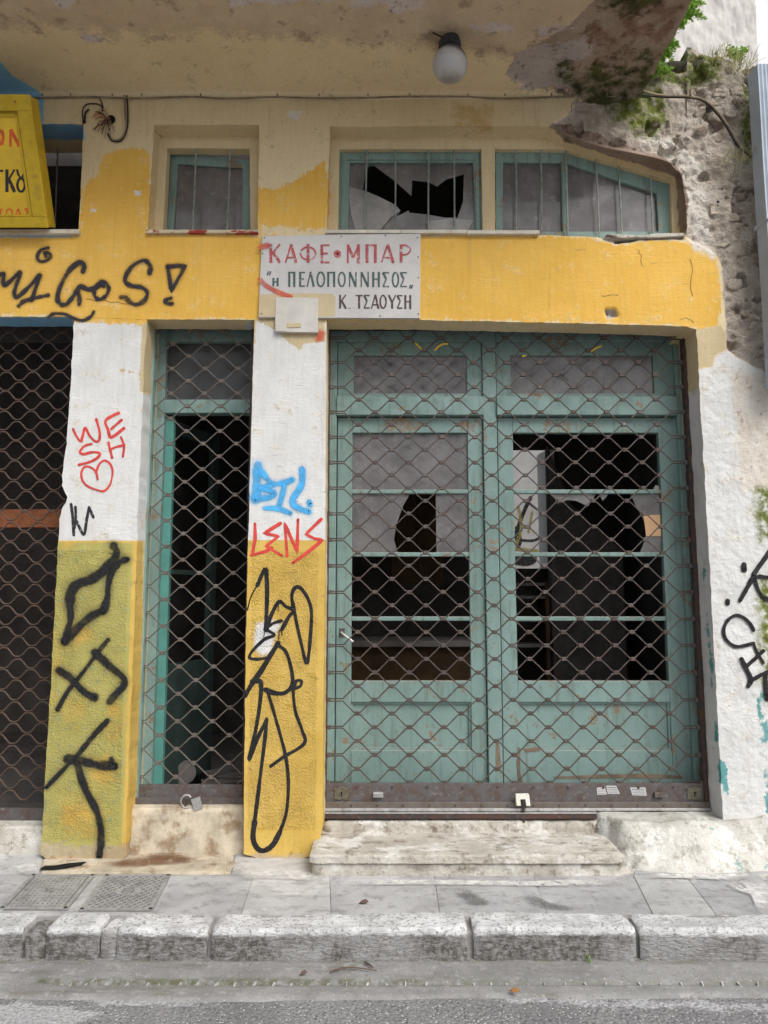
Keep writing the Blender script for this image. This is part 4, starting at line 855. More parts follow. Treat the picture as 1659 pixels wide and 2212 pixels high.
def leaf(x0, x1, gx0, gx1, lab):
    Yl = YD + 0.015; g = G(); zb = ZB + 0.004
    out = R4(x0, x1, 902, 1700, Yl); out[2] = (out[2][0], zb); out[3] = (out[3][0], zb)
    zg, zp0, zp1 = Z1(1471, Yl), Z1(1517, Yl), Z1(1621, Yl); xa, xb = X1(x0, Yl), X1(x1, Yl); ga, gb = X1(gx0, Yl), X1(gx1, Yl); zt = out[0][1]; zgt = Z1(935, Yl)
    g.box(xa, ga, Yl, Yl + .045, zb, zt); g.box(gb, xb, Yl, Yl + .045, zb, zt); g.box(ga, gb, Yl, Yl + .045, zgt, zt); g.box(ga, gb, Yl, Yl + .045, zp0, zg); g.box(ga, gb, Yl, Yl + .045, zb, zp1)
    o = g.build('door_leaf', 'green', shop, bevel=0.004); o['label'] = lab
    p = G(); p.box(ga - .01, gb + .01, Yl + .030, Yl + .042, zp1 - .01, zp0 + .01); p.build('panel', 'green', o)
    md = G(); md.ring([(ga, zp0), (gb, zp0), (gb, zp1), (ga, zp1)], [(ga + .012, zp0 - .012), (gb - .012, zp0 - .012), (gb - .012, zp1 + .012), (ga + .012, zp1 + .012)], Yl + .014, Yl + .03); md.build('panel_moulding', 'green', o)
    for y in (1061, 1197, 1336):
        m = G(); z = Z1(y, Yl); m.box(ga - .004, gb + .004, Yl + .004, Yl + .04, z - .015, z + .012); m.build('muntin', 'green', o, bevel=0.005)
    return o, Yl
ll, Yl = leaf(729, 1043, 761, 1011, 'left door leaf with two dusty panes and two empty lights')
lr, Yl = leaf(1076, 1464, 1109, 1425, 'right door leaf with mostly missing glass')
YG = Yl + 0.022
pane([(752, 928), (1018, 928), (1018, 1064), (752, 1064)], YG, 'dusty_glass', ll)
holed_pane([(752, 1060), (1020, 1060), (1022, 1200), (752, 1200)], [(941, 1061), (889, 1061), (872, 1090), (857, 1130), (851, 1165), (858, 1190), (870, 1199), (943, 1199)], YG, 'dusty_glass', ll)
pane([(1410, 1059), (1416, 1048), (1424, 1050), (1432, 1062), (1432, 1068), (1405, 1066)], YG, 'shard_glass', lr, 'glass_shard')
pane([(1361, 1064), (1434, 1064), (1440, 1200), (1380, 1200), (1394, 1165), (1396, 1140), (1388, 1118), (1372, 1090)], YG, 'dusty_glass', lr, 'glass_shard')
pane([(1188, 1064), (1290, 1064), (1270, 1094), (1245, 1082), (1225, 1080), (1205, 1088)], YG, 'dusty_glass', lr, 'glass_shard')
pane([(1292, 1064), (1318, 1064), (1302, 1082)], YG, 'dusty_glass', lr, 'glass_shard')
pp = G(); pp.prism(poly([(1390, 1113), (1426, 1112), (1428, 1158), (1396, 1158)], YG - 0.004), YG - 0.004, YG - 0.002); pp.build('paper_scrap', 'orange_paper', lr)['label'] = 'pale orange paper stuck on the broken pane'
h = G(); hp = P(738, 1366, Yl); h.tube([hp, hp + Vector((0, -0.03, 0)), hp + Vector((0.03, -0.045, -0.022)), hp + Vector((0.075, -0.05, -0.055))], 0.007, 8)
h.build('handle', 'worn_steel', ll, True)
kp = G(); kp.box(hp.x - 0.016, hp.x + 0.02, Yl - 0.004, Yl, hp.z - 0.03, hp.z + 0.025); kp.build('handle_plate', 'bar_rust', ll, bevel=0.002)
# paint lost down to the wood on the meeting stile
for pts in [[(1072, 1600), (1078, 1605), (1080, 1622), (1083, 1660), (1074, 1668), (1071, 1640)], [(1119, 1612), (1124, 1618), (1123, 1665), (1130, 1690), (1120, 1692), (1116, 1650)], [(1130, 1618), (1165, 1614), (1168, 1622), (1135, 1626)], [(1195, 1678), (1300, 1673), (1400, 1671), (1475, 1676), (1474, 1682), (1330, 1681), (1200, 1683)]]:
    Yc = (YD - 0.0145 if pts[0][0] < 1090 else Yl - 0.0022); g = G(); g.prism(poly(pts, Yc), Yc, Yc + 0.004); g.build('bare_wood_patch', 'worn_wood', dfo if pts[0][0] < 1090 else lr)

# narrow door ------------------------------------------------------------------
YN = 4.60
nd = G(); xl, xr = P(338, 1000, YN).x, P(546, 1000, YN).x
za = P(440, 712, YN).z
nd.box(xl - .03, P(352, 1000, YN).x, YN - .01, YN + .08, 0.42, za); nd.box(xr - 0.008, xr + .05, YN - .01, YN + .08, 0.42, za)
nd.box(P(352, 1000, YN).x, xr - .008, YN - .006, YN + .075, P(440, 738, YN).z, za - 0.001); nd.box(P(352, 1000, YN).x, xr - .008, YN - .012, YN + .07, P(440, 893, YN).z, P(440, 864, YN).z)
ndo = nd.build('door_frame', 'green', shop, bevel=0.004); ndo['label'] = 'green frame of the narrow doorway with a transom bar'
g = G(); g.box(P(352, 1000, YN).x, xr, YN + .04, YN + .044, P(440, 864, YN).z, P(440, 738, YN).z); g.build('pane', 'clear_glass', ndo)
hx = P(357, 1000, YN + .09).x; ang = R(68); ll2 = 0.56
lf = G(); zt, zb = P(440, 897, YN).z, 0.43
for (s0, s1, z0_, z1_) in [(0, .07, zb, zt), (ll2 - .07, ll2, zb, zt), (.07, ll2 - .07, zt - .09, zt), (.07, ll2 - .07, zb, zb + .75), (.07, ll2 - .07, 1.75, 1.78)]:
    lf.box(s0, s1, -0.02, 0.02, z0_, z1_)
dx = Matrix.Rotation(ang, 4, 'Z'); lf.v = [tuple(dx @ Vector(v) + Vector((hx, YN + .10, 0))) for v in lf.v]
lo = lf.build('door_leaf', 'green_shaded', shop, bevel=0.003); lo['label'] = 'narrow door leaf standing open into the dark room'
el = G(); a = P(355, 1000, YN + .03).x; b = P(373, 1000, YN + .03).x; el.box(a, b, YN + .03, YN + .075, 0.42, zt); el.build('edge_strip', 'green_bright', lo, bevel=0.003)
th = G(); nx, nz = 40, 14
a, b = P(272, 1790, 4.42).x, P(530, 1790, 4.42).x
th.box(a - .02, b + .02, 4.44, 4.82, 0.12, 0.404)
V = []; F = []
for j in range(nz + 1):
    for i in range(nx + 1):
        xx = a - .02 + (b - a + .04) * i / nx; zz = 0.13 + 0.272 * j / nz; V.append((xx, 4.435 - 0.03 * (1 - j / nz) - 0.006 * float(fbm(xx, 0, zz, 9, 4)) + (0.012 if j == nz else 0), zz))
F = [(j * (nx + 1) + i, j * (nx + 1) + i + 1, (j + 1) * (nx + 1) + i + 1, (j + 1) * (nx + 1) + i) for j in range(nz) for i in range(nx)]; th.add(V, F)
tho = th.build('threshold', 'stone_threshold', shop, True, fix=False); tho['label'] = 'rust-streaked plaster threshold under the narrow door'
g = G(); g.box(P(100, 1790, 4.4).x - 3, P(95, 1790, 4.4).x, 4.40, 4.82, 0.10, 0.30); g.build('threshold', 'step_concrete', shop, bevel=0.01)
# floor edges that close the doorways behind the grilles
g = G(); g.box(-0.45, 2.1, 4.60, 4.84, 0.10, 0.366); g.box(-1.65, -0.3, 4.52, 4.84, 0.10, 0.40); g.build('door_base', 'step_concrete', shop)

# ================================================================== grilles
def wave_path(x0, n, stub, slope, flat, amp, sgn, smooth=False):
    """one rod: straight stub, then up and down n times, straight stub"""
    pts = [(x0, 0)]; x = x0 + stub; lv = 0; pts.append((x, 0))
    for i in range(n):
        x += slope; lv = 1 - lv; pts.append((x, sgn * amp * lv))
        x += (flat if i < n - 1 else stub); pts.append((x, sgn * amp * lv))
    return pts, x
def grille(root, x0, n, stub, slope, flat, P_, ztop, rows, Y, mat, clipmat, r=0.0042, eps=0.0062, big=True, clip=True, soft=False):
    amp = P_ / 2 - 2 * eps; meshes = {}
    for sgn in (1, -1):
        pts, xe = wave_path(x0, n, stub, slope, flat, amp, sgn)
        if soft:
            d = []
            for (a, b) in zip(pts[:-1], pts[1:]): d += [((a[0] * (1 - t) + b[0] * t), (a[1] + (b[1] - a[1]) * (t * t * (3 - 2 * t)))) for t in (0, .2, .4, .6, .8)]
            pts = d + [pts[-1]]
        g = G(); g.tube([(p[0], 0, p[1]) for p in pts], r, 6); o = g.build('rod', mat, root, True); meshes[sgn] = o
    used = set(); rods = 0; clips = []
    for k in range(rows):
        z = ztop - k * P_
        for sgn in (1, -1):
            o = meshes[sgn] if sgn not in used else copy_obj(meshes[sgn], root, (0, 0, 0)); used.add(sgn)
            o.matrix_parent_inverse = Matrix.Translation(-root.location)
            o.location = (random.uniform(-.0015, .0015), Y + random.uniform(-.002, .002), z + sgn * eps + random.uniform(-.001, .001)); o.rotation_euler = (0, R(random.uniform(-.09, .09)), 0)
        if clip:
            for c in range(n + 1):
                if c == 0 or c == n: continue
                xx = x0 + stub + c * slope + (c - 0.5) * flat - flat / 2 + flat / 2
                xx = x0 + stub + c * slope + (c - 1) * flat + flat / 2
                zz = z if c % 2 == 0 else z - P_ / 2
                clips.append((xx, zz))
    if clip:
        clips = [c for c in clips if c[1] > ztop - (rows - 0.75) * P_]; clips.sort(key=lambda c: c[1])
        cg = G(); cg.box(-flat * .42, flat * .42, -0.0085, 0.0085, -eps - r - .0015, eps + r + .0015); c0 = cg.build('clip', clipmat, root, bevel=0.003); rest = G(); first = True
        for i, (xx, zz) in enumerate(clips):
            if i < 300:
                o = c0 if first else copy_obj(c0, root, (0, 0, 0)); first = False; o.matrix_parent_inverse = Matrix.Translation(-root.location)
                o.location = (xx, Y, zz); o.rotation_euler = (R(random.uniform(-8, 8)), R(random.uniform(-1.5, 1.5)), 0)
            else: rest.box(xx - flat * .42, xx + flat * .42, Y - .0085, Y + .0085, zz - eps - r - .0015, zz + eps + r + .0015)
        if rest.v: tag(rest.build('clip', clipmat, root), kind='stuff')
    return xe
YGR = 4.515
gr = empty('roll_up_grille', (0.75, YGR, 0.36), 'wide rusty lattice grille drawn down over the double doors', 'grille', 'roll-up grilles')
zA, zZ = P(715, 783, YGR).z, P(715, 1691, YGR).z; rows = round((zA - zZ) / 0.158) ; PP = (zA - zZ) / rows
xA = P(711, 1290, YGR).x; xB = P(1497, 1290, YGR).x; nn = 20; stub = 0.088; step = (xB - xA - 2 * stub) / (nn - 0.34); slope, flat = step * 0.66, step * 0.34
grille(gr, xA, nn, stub, slope, flat, PP, zA + PP, rows + 2, YGR, 'rod_steel', 'rod_steel')
zb1, zb0 = P(1000, 1693, YGR).z, P(1000, 1744, YGR).z
g = G(); g.box(xA - .012, xB + .03, YGR - .012, YGR + .012, zb0 + .0, zb1 + .004); bb = g.build('bottom_bar', 'bar_rust', gr, bevel=0.002)
g = G(); g.box(xA - .012, xB + .03, YGR - .030, YGR - .012, zb0 - .004, zb0 + .036); g.build('bottom_angle', 'rod_steel_grey', gr, bevel=0.002)
g = G(); g.box(xA - .012, xB + .03, YGR - .040, YGR - .028, zb0 - .010, zb0 + .004); g.build('bottom_lip', 'worn_steel', gr, bevel=0.002)
xt = P(1283, 1755, YGR).x
g = G(); g.box(xA - .014, xt, YGR - .066, YGR - .012, zb0 - .048, zb0 - .014); g.build('floor_rail', 'bar_dark', gr, bevel=0.004)
g = G(); g.box(xA - .014, xt, YGR - .07, YGR - .04, zb0 - .0175, zb0 - .0125); g.build('rail_edge', 'worn_steel', gr)
for i in range(20):
    c = xA + stub + (i + 1) * slope + i * flat + flat / 2
    if i % 2: continue
    g = G(); g.lathe((0, 0, 0), [(0.006, 0.0), (0.008, -0.002), (0.008, -0.004)], 10); g.v = [(v[0] + c, YGR - .012 + v[2] * 1.0 - .001, v[1] + zb1 - .018) for v in g.v]; g.build('bolt', 'bar_dark', gr, True)
for i in range(14):
    c = xA + 0.14 + i * 0.152; g = G(); g.lathe((0, 0, 0), [(0.0045, 0.0), (0.006, -0.003)], 8); g.v = [(v[0] + c, YGR - .0305 + v[2] * 1.0, v[1] + zb0 + .018) for v in g.v]; g.build('rivet', 'bar_dark', gr, True)
def lockplate(px, py, par, Y=YGR - .0125):
    c = P(px, py, Y); s = 0.052
    pts = [(-1, -.75), (-.55, -.95), (0, -.85), (.55, -.95), (1, -.75), (.85, -.3), (1.0, .1), (.9, .5), (1.02, .8), (.6, .75), (.35, 1), (-.35, 1), (-.6, .75), (-1.02, .8), (-.9, .5), (-1.0, .1), (-.85, -.3)]
    g = G(); g.prism([(c.x + a * s * .9, c.z + b * s * .75) for a, b in pts], Y - .006, Y); o = g.build('lock_plate', 'lock_brass', par, bevel=0.0025)
    k = G(); k.box(c.x - .0028, c.x + .0028, Y - .0075, Y - .0055, c.z - .018, c.z + .004); k.lathe((0, 0, 0), [(0.0055, 0), (0.0055, -.0015)], 10); k.v = k.v[:8] + [(v[0] + c.x, Y - .006 + v[2], v[1] + c.z + .006) for v in k.v[8:]]; k.build('keyhole', 'dark_void', o)
lockplate(738, 1714, gr); lockplate(1500, 1714, gr)
for px in (817, 1421):
    c = P(px, 1714, YGR); g = G(); g.box(c.x - .030, c.x + .030, YGR - .035, YGR - .012, c.z - .016, c.z + .014); g.build('pull_tab', 'worn_steel' if px < 900 else 'bar_rust', gr, bevel=0.004)
g = G(); g.box(xA - .035, xA - .006, YGR - .02, YGR + .03, zb0 - .05, P(715, 712, YGR).z + .1); g.build('guide_rail', 'bar_dark', gr); g = G(); g.box(xB + .004, xB + .03, YGR - .02, YGR + .03, zb0 - .02, P(715, 712, YGR).z + .1); g.build('guide_rail', 'bar_dark', gr)
for (sg, px) in ((1, 711), (-1, 1497)):
    for k in range(rows + 1):
        z = zA - k * PP; g = G(); xx = xA if sg == 1 else xB
        g.box(min(xx - sg * .004, xx + sg * .016), max(xx - sg * .004, xx + sg * .016), YGR - .009, YGR + .009, z - .013, z + .013); g.build('end_clip', 'bar_rust', gr, bevel=0.002)

for pts in [[(897, 741), (906, 750), (915, 758)], [(939, 757), (948, 748), (957, 743), (968, 743)], [(1276, 760), (1288, 752), (1300, 747)], [(1128, 770), (1136, 768)]]:
    g = G(); g.tube([P(x, y, YGR - .001) for x, y in pts], .0056, 8); g.build('paint_splash', 'sign_yellow', gr, True)
def drum(root, xa, xb, zc, Y, r=.058):
    g = G(); n_ = 40; g.tube([(xa + (xb - xa) * k / n_, Y, zc + .004 * math.sin(k * 1.7)) for k in range(n_ + 1)], r, 12, [r * (1 + .10 * float(vnoise(k * .9, zc, 0))) for k in range(n_ + 1)]); g.build('shade_drum', 'bar_dark', root, True)  # dark roll added behind the lintel to make the shadow band at the door head
drum(gr, xA - .02, xB + .02, P(1000, 707, 4.55).z + .055, 4.555)
YGM = 4.505
gm = empty('roll_up_grille', (-1.1, YGM, 0.41), 'narrow grey lattice grille over the open doorway between the pillars', 'grille', 'roll-up grilles')
zA2 = P(340, 770, YGM).z; zZ2 = P(430, 1694, YGM).z; xa2 = P(338, 1290, YGM).x - 0.09; xa2 = P(299, 1290, YGM).x
sl2, fl2 = 0.0715, 0.032
# clips of the first full column stand at x = 408 (picture) near the top of the grille
c1 = P(408, 780, YGM).x; st2 = 0.03
xs0 = c1 - fl2 / 2 - 2 * sl2 - fl2 - st2
grille(gm, xs0, 6, st2, sl2, fl2, PP, zA2 + PP, int((zA2 - zZ2) / PP) + 3, YGM, 'rod_steel_grey', 'rod_steel_grey')
xe2 = xs0 + 2 * st2 + 6 * sl2 + 5 * fl2
za_, zb_ = P(410, 1695, YGM).z, P(410, 1736, YGM).z; xl2, xr2 = P(290, 1715, YGM).x, P(528, 1715, YGM).x
g = G(); g.box(xl2, xr2, YGM - .014, YGM + .01, zb_ + .035, za_ + .003); g.build('bottom_bar', 'bar_rust', gm, bevel=0.002)
g = G(); g.box(xl2, xr2, YGM - .034, YGM - .014, zb_ - .004, zb_ + .042); g.build('bottom_angle', 'bar_rust', gm, bevel=0.002)
g = G(); g.box(xl2, xr2, YGM - .045, YGM - .033, zb_ - .012, zb_ + .003); g.build('bottom_lip', 'bar_rust', gm, bevel=0.002)
for px in (328, 505):
    c = P(px, 1718, YGM); g = G(); g.prism([(c.x + a * .04, c.z + b * .032) for a, b in [(-1, -1), (-.2, -.8), (.6, -1), (1, -.4), (.9, .5), (.4, 1), (-.5, .9), (-1, .6), (-.8, 0)]], YGM - .021, YGM - .013); g.build('lock_plate', 'bar_rust', gm, bevel=0.003)
g = G(); g.box(xl2 - .002, xl2 + .03, YGM - .025, YGM + .03, zb_, P(340, 706, YGM).z); g.build('guide_rail', 'green' , gm)
g = G(); g.box(xr2 - .012, xr2 + .01, YGM - .025, YGM + .03, zb_, P(340, 700, YGM).z); g.build('guide_rail', 'bar_dark', gm)
drum(gm, xl2, xr2, P(440, 704, 4.54).z + .05, 4.545, .05)
# left shop grille
YGL = 4.53
gl = empty('roll_up_grille', (-2.3, YGL, 0.25), 'rusty wavy wire grille at the left edge over the dark shop', 'grille', 'roll-up grilles')
zA3, zZ3 = P(120, 760, YGL).z, P(60, 1740, YGL).z
P3 = 0.127; c3 = P(128, 1042, YGL).x; sl3, fl3 = 0.062, 0.022; xs3 = c3 - 0.02 - 14 * (sl3 + fl3) - .02
grille(gl, xs3, 16, .02, sl3, fl3, P3, zA3 + 2 * P3, int((zA3 - zZ3) / P3) + 3, YGL, 'rod_rust', 'rod_rust', 0.0052, 0.0056, True, False, True)
za_, zb_ = P(60, 1745, YGL).z, P(60, 1790, YGL).z; xr3 = P(112, 1760, YGL).x
g = G(); g.box(-3.6, xr3, YGL - .012, YGL + .012, zb_ + .02, za_); g.build('bottom_bar', 'bar_rust', gl, bevel=0.002)
g = G(); g.box(-3.6, xr3, YGL - .05, YGL - .012, zb_ - .012, zb_ + .036); g.build('bottom_angle', 'bar_dark', gl, bevel=0.003)
# chicken wire and a rusty iron beam inside the left shop
hw = G(); s = 0.021; Yh = 4.70; z = P(60, 1010, Yh).z; x_l, x_r = -3.0, P(135, 1100, Yh).x
row = 0
while z > 0.45:
    xx = x_l + (row % 2) * s * math.sqrt(3) / 2
    while xx < x_r:
        for (dx_, dz_) in ((0, -s), (s * math.sqrt(3) / 2, s / 2), (-s * math.sqrt(3) / 2, s / 2)):
            t = 0.0006; a = Vector((xx, Yh, z)); b = Vector((xx + dx_, Yh, z + dz_)); d = (b - a).normalized(); nrm = Vector((-d.z, 0, d.x)) * t
            hw.add([a - nrm, a + nrm, b + nrm, b - nrm, a + Vector((0, .0012, 0)), b + Vector((0, .0012, 0))], [(0, 1, 2, 3), (0, 3, 5, 4), (1, 4, 5, 2)])
        xx += s * math.sqrt(3)
    z -= 1.5 * s; row += 1
tag(hw.build('chicken_wire', 'bar_dark', None, fix=False), 'thin hexagonal chicken wire behind the left grille', 'wire mesh', kind='stuff')
ib = G(); a, b = P(-100, 1100, 4.76), P(139, 1140, 4.76); ib.box(-3.2, b.x + .02, 4.74, 4.78, P(60, 1141, 4.76).z, P(60, 1101, 4.76).z); ib.box(-3.2, b.x + .02, 4.715, 4.74, P(60, 1141, 4.76).z, P(60, 1136, 4.76).z)
tag(ib.build('iron_beam', 'orange_rust', None, bevel=0.003), 'orange rusty iron beam across the left shop behind its grille', 'beam')

# ================================================================== step, ramp
st = empty('doorstep', (0.4, 4.2, ZP), 'long worn concrete step below the double doors', 'step')
def block(name, x0, x1, yf, yb, z0, z1, mat, par, nose=0.006, amp=0.008, res=0.012):
    nx = max(4, int((x1 - x0) / res)); sec = [(yf, z0)] + [(yf, z0 + (z1 - nose - z0) * k / 4) for k in range(1, 5)] + [(yf + nose * .35, z1 - nose * .3), (yf + nose, z1)] + [(yf + nose + (yb - yf - nose) * k / 12, z1) for k in range(1, 13)]
    V = []; m = len(sec)
    for i in range(nx + 1):
        xx = x0 + (x1 - x0) * i / nx; ed = min(xx - x0, x1 - xx); rd = 0.02 * max(0, 1 - ed / .04) ** 2
        for (yy, zz) in sec:
            d = amp * float(fbm(xx, yy, zz, 9, 5)) + .004 * float(fbm(xx, yy, zz, 60, 2)); chip = 0.028 * max(0, float(fbm(xx, 0, 0, 11, 4)) - 0.18) if abs(zz - z1) < nose * 1.2 and yy < yf + .04 else 0
            V.append((xx, yy - (d if zz < z1 - .002 else 0) + rd + chip, zz + (d * .5 if zz > z1 - .004 else 0) - chip * .5 - rd * .5 * (zz > z1 - .03)))
    F = [(i * m + k, (i + 1) * m + k, (i + 1) * m + k + 1, i * m + k + 1) for i in range(nx) for k in range(m - 1)] + [tuple(range(m)), tuple(range((nx + 1) * m - 1, nx * m - 1, -1))]
    g = G(); g.add(V, F); return g.build(name, mat, par, True)
xs_, xe_ = P(668, 1880, 4.07).x, P(1352, 1880, 4.07).x
block('riser', xs_ + .012, xe_ - .012, 4.078, 4.50, 0.13, 0.212, 'step_concrete', st, 0.006, 0.010)
block('tread', xs_, xe_, 4.064, 4.50, 0.214, 0.255, 'step_concrete', st, 0.006, 0.004)
block('riser', P(698, 1780, 4.46).x, P(1300, 1780, 4.46).x, 4.452, 4.62, 0.24, 0.318, 'step_concrete', st, 0.015, 0.010)
# plaster ramp at the right of the step
rx0, rx1 = P(1282, 1800, 4.3).x, P(1700, 1880, 4.12).x
nx, ny = 110, 60; xs = np.linspace(rx0 - 0.03, rx1, nx); ys = np.linspace(4.02, 4.62, ny); X, Yy = np.meshgrid(xs, ys)
yfoot = 4.115 + 0.03 * fbm(X, 0, 0, 3, 3); prof = sstep(0, 0.20, Yy - yfoot) * 0.212
left = sstep(rx0 - 0.02, rx0 + 0.10 , X + (Yy - 4.48) * 0.42 + 0.02 * fbm(X, Yy, 1, 9, 3))
Zz = 0.135 + prof * left + 0.013 * left + (0.012 * fbm(X, Yy, 0, 7, 5)) * sstep(0, .05, prof) + 0.05 * sstep(2.0, 2.3, X) * sstep(4.2, 4.35, Yy)
g = G(); g.add(np.stack([X.ravel(), Yy.ravel(), Zz.ravel()], 1).tolist(), [(j * nx + i, j * nx + i + 1, (j + 1) * nx + i + 1, (j + 1) * nx + i) for j in range(ny - 1) for i in range(nx - 1)])
tag(g.build('plaster_ramp', 'ramp_concrete', None, True, fix=False), 'sloping lump of pale plaster at the right end of the step', 'ramp')

# ================================================================== manhole covers
def cover(c, lab, diag):
    c = [PZ(x, y, ZP) for x, y in c]; ctr = sum(c, Vector()) / 4
    root = empty('inspection_cover', (ctr.x, ctr.y, ZP), lab, 'manhole cover', 'inspection covers in the pavement')
    def bl(s, t): return (c[0] * (1 - s) + c[1] * s) * (1 - t) + (c[3] * (1 - s) + c[2] * s) * t
    def rib(g, a, b, w, z0, z1):
        A, B = bl(*a), bl(*b); d = (B - A).normalized(); nn_ = Vector((-d.y, d.x, 0)) * w
        q = [A - nn_, A + nn_, B + nn_, B - nn_]; g.add([(p.x, p.y, z0) for p in q] + [(p.x, p.y, z1) for p in q], [(4, 5, 6, 7), (0, 4, 7, 3), (1, 2, 6, 5), (0, 1, 5, 4), (2, 3, 7, 6)])
    pl = G(); q = [bl(0, 0), bl(1, 0), bl(1, 1), bl(0, 1)]; pl.add([(p.x, p.y, ZP - .002) for p in q] + [(p.x, p.y, ZP - .03) for p in q], [(0, 1, 2, 3), (0, 4, 5, 1), (1, 5, 6, 2), (2, 6, 7, 3), (3, 7, 4, 0)]); pl.build('plate', 'iron_pit', root)
    fr = G()
    for a, b in [((0, .02), (1, .02)), ((.02, 0), (.02, 1)), ((.98, 0), (.98, 1)), ((0, .98), (1, .98))]: rib(fr, a, b, 0.010, ZP - .002, ZP + .004)
    fr.build('frame', 'iron_cover', root)
    z0, z1 = ZP - .0019, ZP + .003
    if diag:
        N = 9
        for k in range(-N + 1, N):
            for sg in (0, 1):
                s0, t0 = max(0, k / N), max(0, -k / N); s1, t1 = min(1, 1 + k / N), min(1, 1 - k / N)
                a, b = (s0, t0), (s1, t1)
                if sg: a, b = (1 - a[0], a[1]), (1 - b[0], b[1])
                a = (.03 + .94 * a[0], .03 + .94 * a[1]); b = (.03 + .94 * b[0], .03 + .94 * b[1])
                g = G(); rib(g, a, b, 0.0034, z0 + sg * .0003, z1 - sg * .0006); g.build('raised_bar', 'iron_cover', root)
    else:
        for k in range(1, 13):
            t = .03 + .94 * k / 13
            g = G(); rib(g, (.1, t), (.9, t), 0.0065, z0, z1); g.build('raised_bar', 'iron_cover', root)
            g = G(); rib(g, (t, .06), (t, .94), 0.0065, z0, z1 - .0005); g.build('raised_bar', 'iron_cover', root)
    em = G(); m = bl(.5, .5)
    rx, ry = (0.055, 0.055) if not diag else (0.062, 0.05)
    V = [(m.x + rx * math.cos(a), m.y + ry * math.sin(a), ZP + .0045) for a in [k * math.pi / 14 for k in range(28)]]; em.add(V + [(v[0], v[1], ZP - .001) for v in V], [tuple(range(28))] + [(i, 28 + i, 28 + (i + 1) % 28, (i + 1) % 28) for i in range(28)])
    eo = em.build('emblem', 'iron_cover', root)
    t = G()
    def pl_(x_, y_, l): return (m.x + x_ * .04, m.y + y_ * .04, ZP + .0055 + l)
    sh = [[(-.5, -.7), (-.5, .7), (.5, .7)], [(-.5, 0), (.3, 0)], [(.7, -.7), (.7, .4)]] if diag else [[(-.7, .6), (-.2, 0), (.3, .6)], [(-.2, 0), (-.2, -.7)], [(.3, -.6), (.8, -.6)]]
    for i, s in enumerate(sh): ribbon(t, s, 0.28, pl_, i * .0003, False, False)
    t.build('emblem_mark', 'iron_pit', eo, fix=False)
    return root
cover([(0, 1963), (144, 1964), (204, 1890), (70, 1890)], 'square iron cover with a grid of square pits at lower left', False)
cover([(172, 1966), (328, 1966), (368, 1890), (229, 1890)], 'square iron cover with a diagonal diamond pattern', True)
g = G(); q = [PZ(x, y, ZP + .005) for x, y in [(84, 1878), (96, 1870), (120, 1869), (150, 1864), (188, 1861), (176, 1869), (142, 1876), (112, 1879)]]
g.add([tuple(p) for p in q], [tuple(range(8))]); g.build('gap_shade_patch', 'dark_void', pave, fix=False)  # black sheet on the slabs paints the shade under the pillar foot

# ================================================================== signs
def glyph(ch):
    E = lambda cx, cy, rx, ry, n=20: [(cx + rx * math.cos(2 * math.pi * k / n), cy + ry * math.sin(2 * math.pi * k / n)) for k in range(n + 1)]
    v = lambda x: [(x, 0), (x, 1)]
    T, t = 1.0, 0.62
    return {'Κ': [(v(.14), T), ([(.92, 1), (.22, .47)], t), ([(.34, .56), (.94, 0)], T)], 'Α': [([(.02, 0), (.5, 1)], t), ([(.5, 1), (.92, 0)], T), ([(.2, .28), (.8, .28)], t)],
     'Φ': [(v(.5), T), (E(.5, .5, .44, .34), t)], 'Ε': [(v(.16), T), ([(.1, .95), (.95, .95)], t), ([(.1, .52), (.8, .52)], t), ([(.1, .05), (.95, .05)], t)],
     'Μ': [([(.1, 0), (.1, 1)], t), ([(.1, .97), (.5, .3)], T), ([(.5, .3), (.9, .97)], t), (v(.88), T)], 'Π': [(v(.16), T), (v(.84), T), ([(.04, .95), (.96, .95)], t)],
     'Ρ': [(v(.18), T), ([(.15, .95), (.55, .95), (.86, .82), (.88, .66), (.7, .5), (.5, .44), (.2, .44)], t)], 'Η': [(v(.14), T), (v(.86), T), ([(.1, .52), (.9, .52)], t)],
     'Λ': [([(.04, 0), (.5, 1)], t), ([(.48, 1), (.92, 0)], T)], 'Ο': [(E(.5, .5, .40, .46), .8)], 'Ν': [(v(.1), t), ([(.12, .98), (.88, .02)], T), (v(.9), t)],
     'Σ': [([(.95, .95), (.1, .95)], t), ([(.12, .96), (.55, .52)], T), ([(.55, .52), (.12, .06)], t), ([(.1, .05), (.95, .05)], t)],
     'Τ': [(v(.5), T), ([(.02, .95), (.98, .95)], t)], 'Υ': [([(.06, 1), (.5, .45)], T), ([(.94, 1), (.5, .45)], t), ([(.5, .48), (.5, 0)], T)], 'Γ': [(v(.18), T), ([(.1, .94), (.95, .94)], t)],
     '•': [(E(.5, .5, .22, .22, 12), 1.8)], '.': [([(.5, .0), (.5, .12)], 1.1)], '"': [([(.15, 0), (.45, 1)], .7), ([(.6, 0), (.9, 1)], .7)],
     '8': [(E(.5, .30, .38, .30), .75), ([(.08, 1), (.2, .78), (.5, .60), (.8, .78), (.92, 1)], .7)]}[ch]
def letters(spec, th, place, mat, parent, name='letter'):
    for (ch, x0, x1, y0, y1) in spec:
        g = G()
        for i, (pts, k) in enumerate(glyph(ch)): ribbon(g, [(x0 + a * (x1 - x0), y1 - b * (y1 - y0)) for a, b in pts], th * k, place, 0.0004 + 0.0003 * i, False, False, 0.06)
        g.build(name, mat, parent, fix=False)
YSG = YF - 0.022
sg = empty('cafe_sign', tuple(P(735, 687, YSG)), 'faded white tin sign with red and green Greek lettering for a cafe bar', 'sign')
Z5 = lambda x, y: (515 + x * .2614, 474.4 + y * .2614)
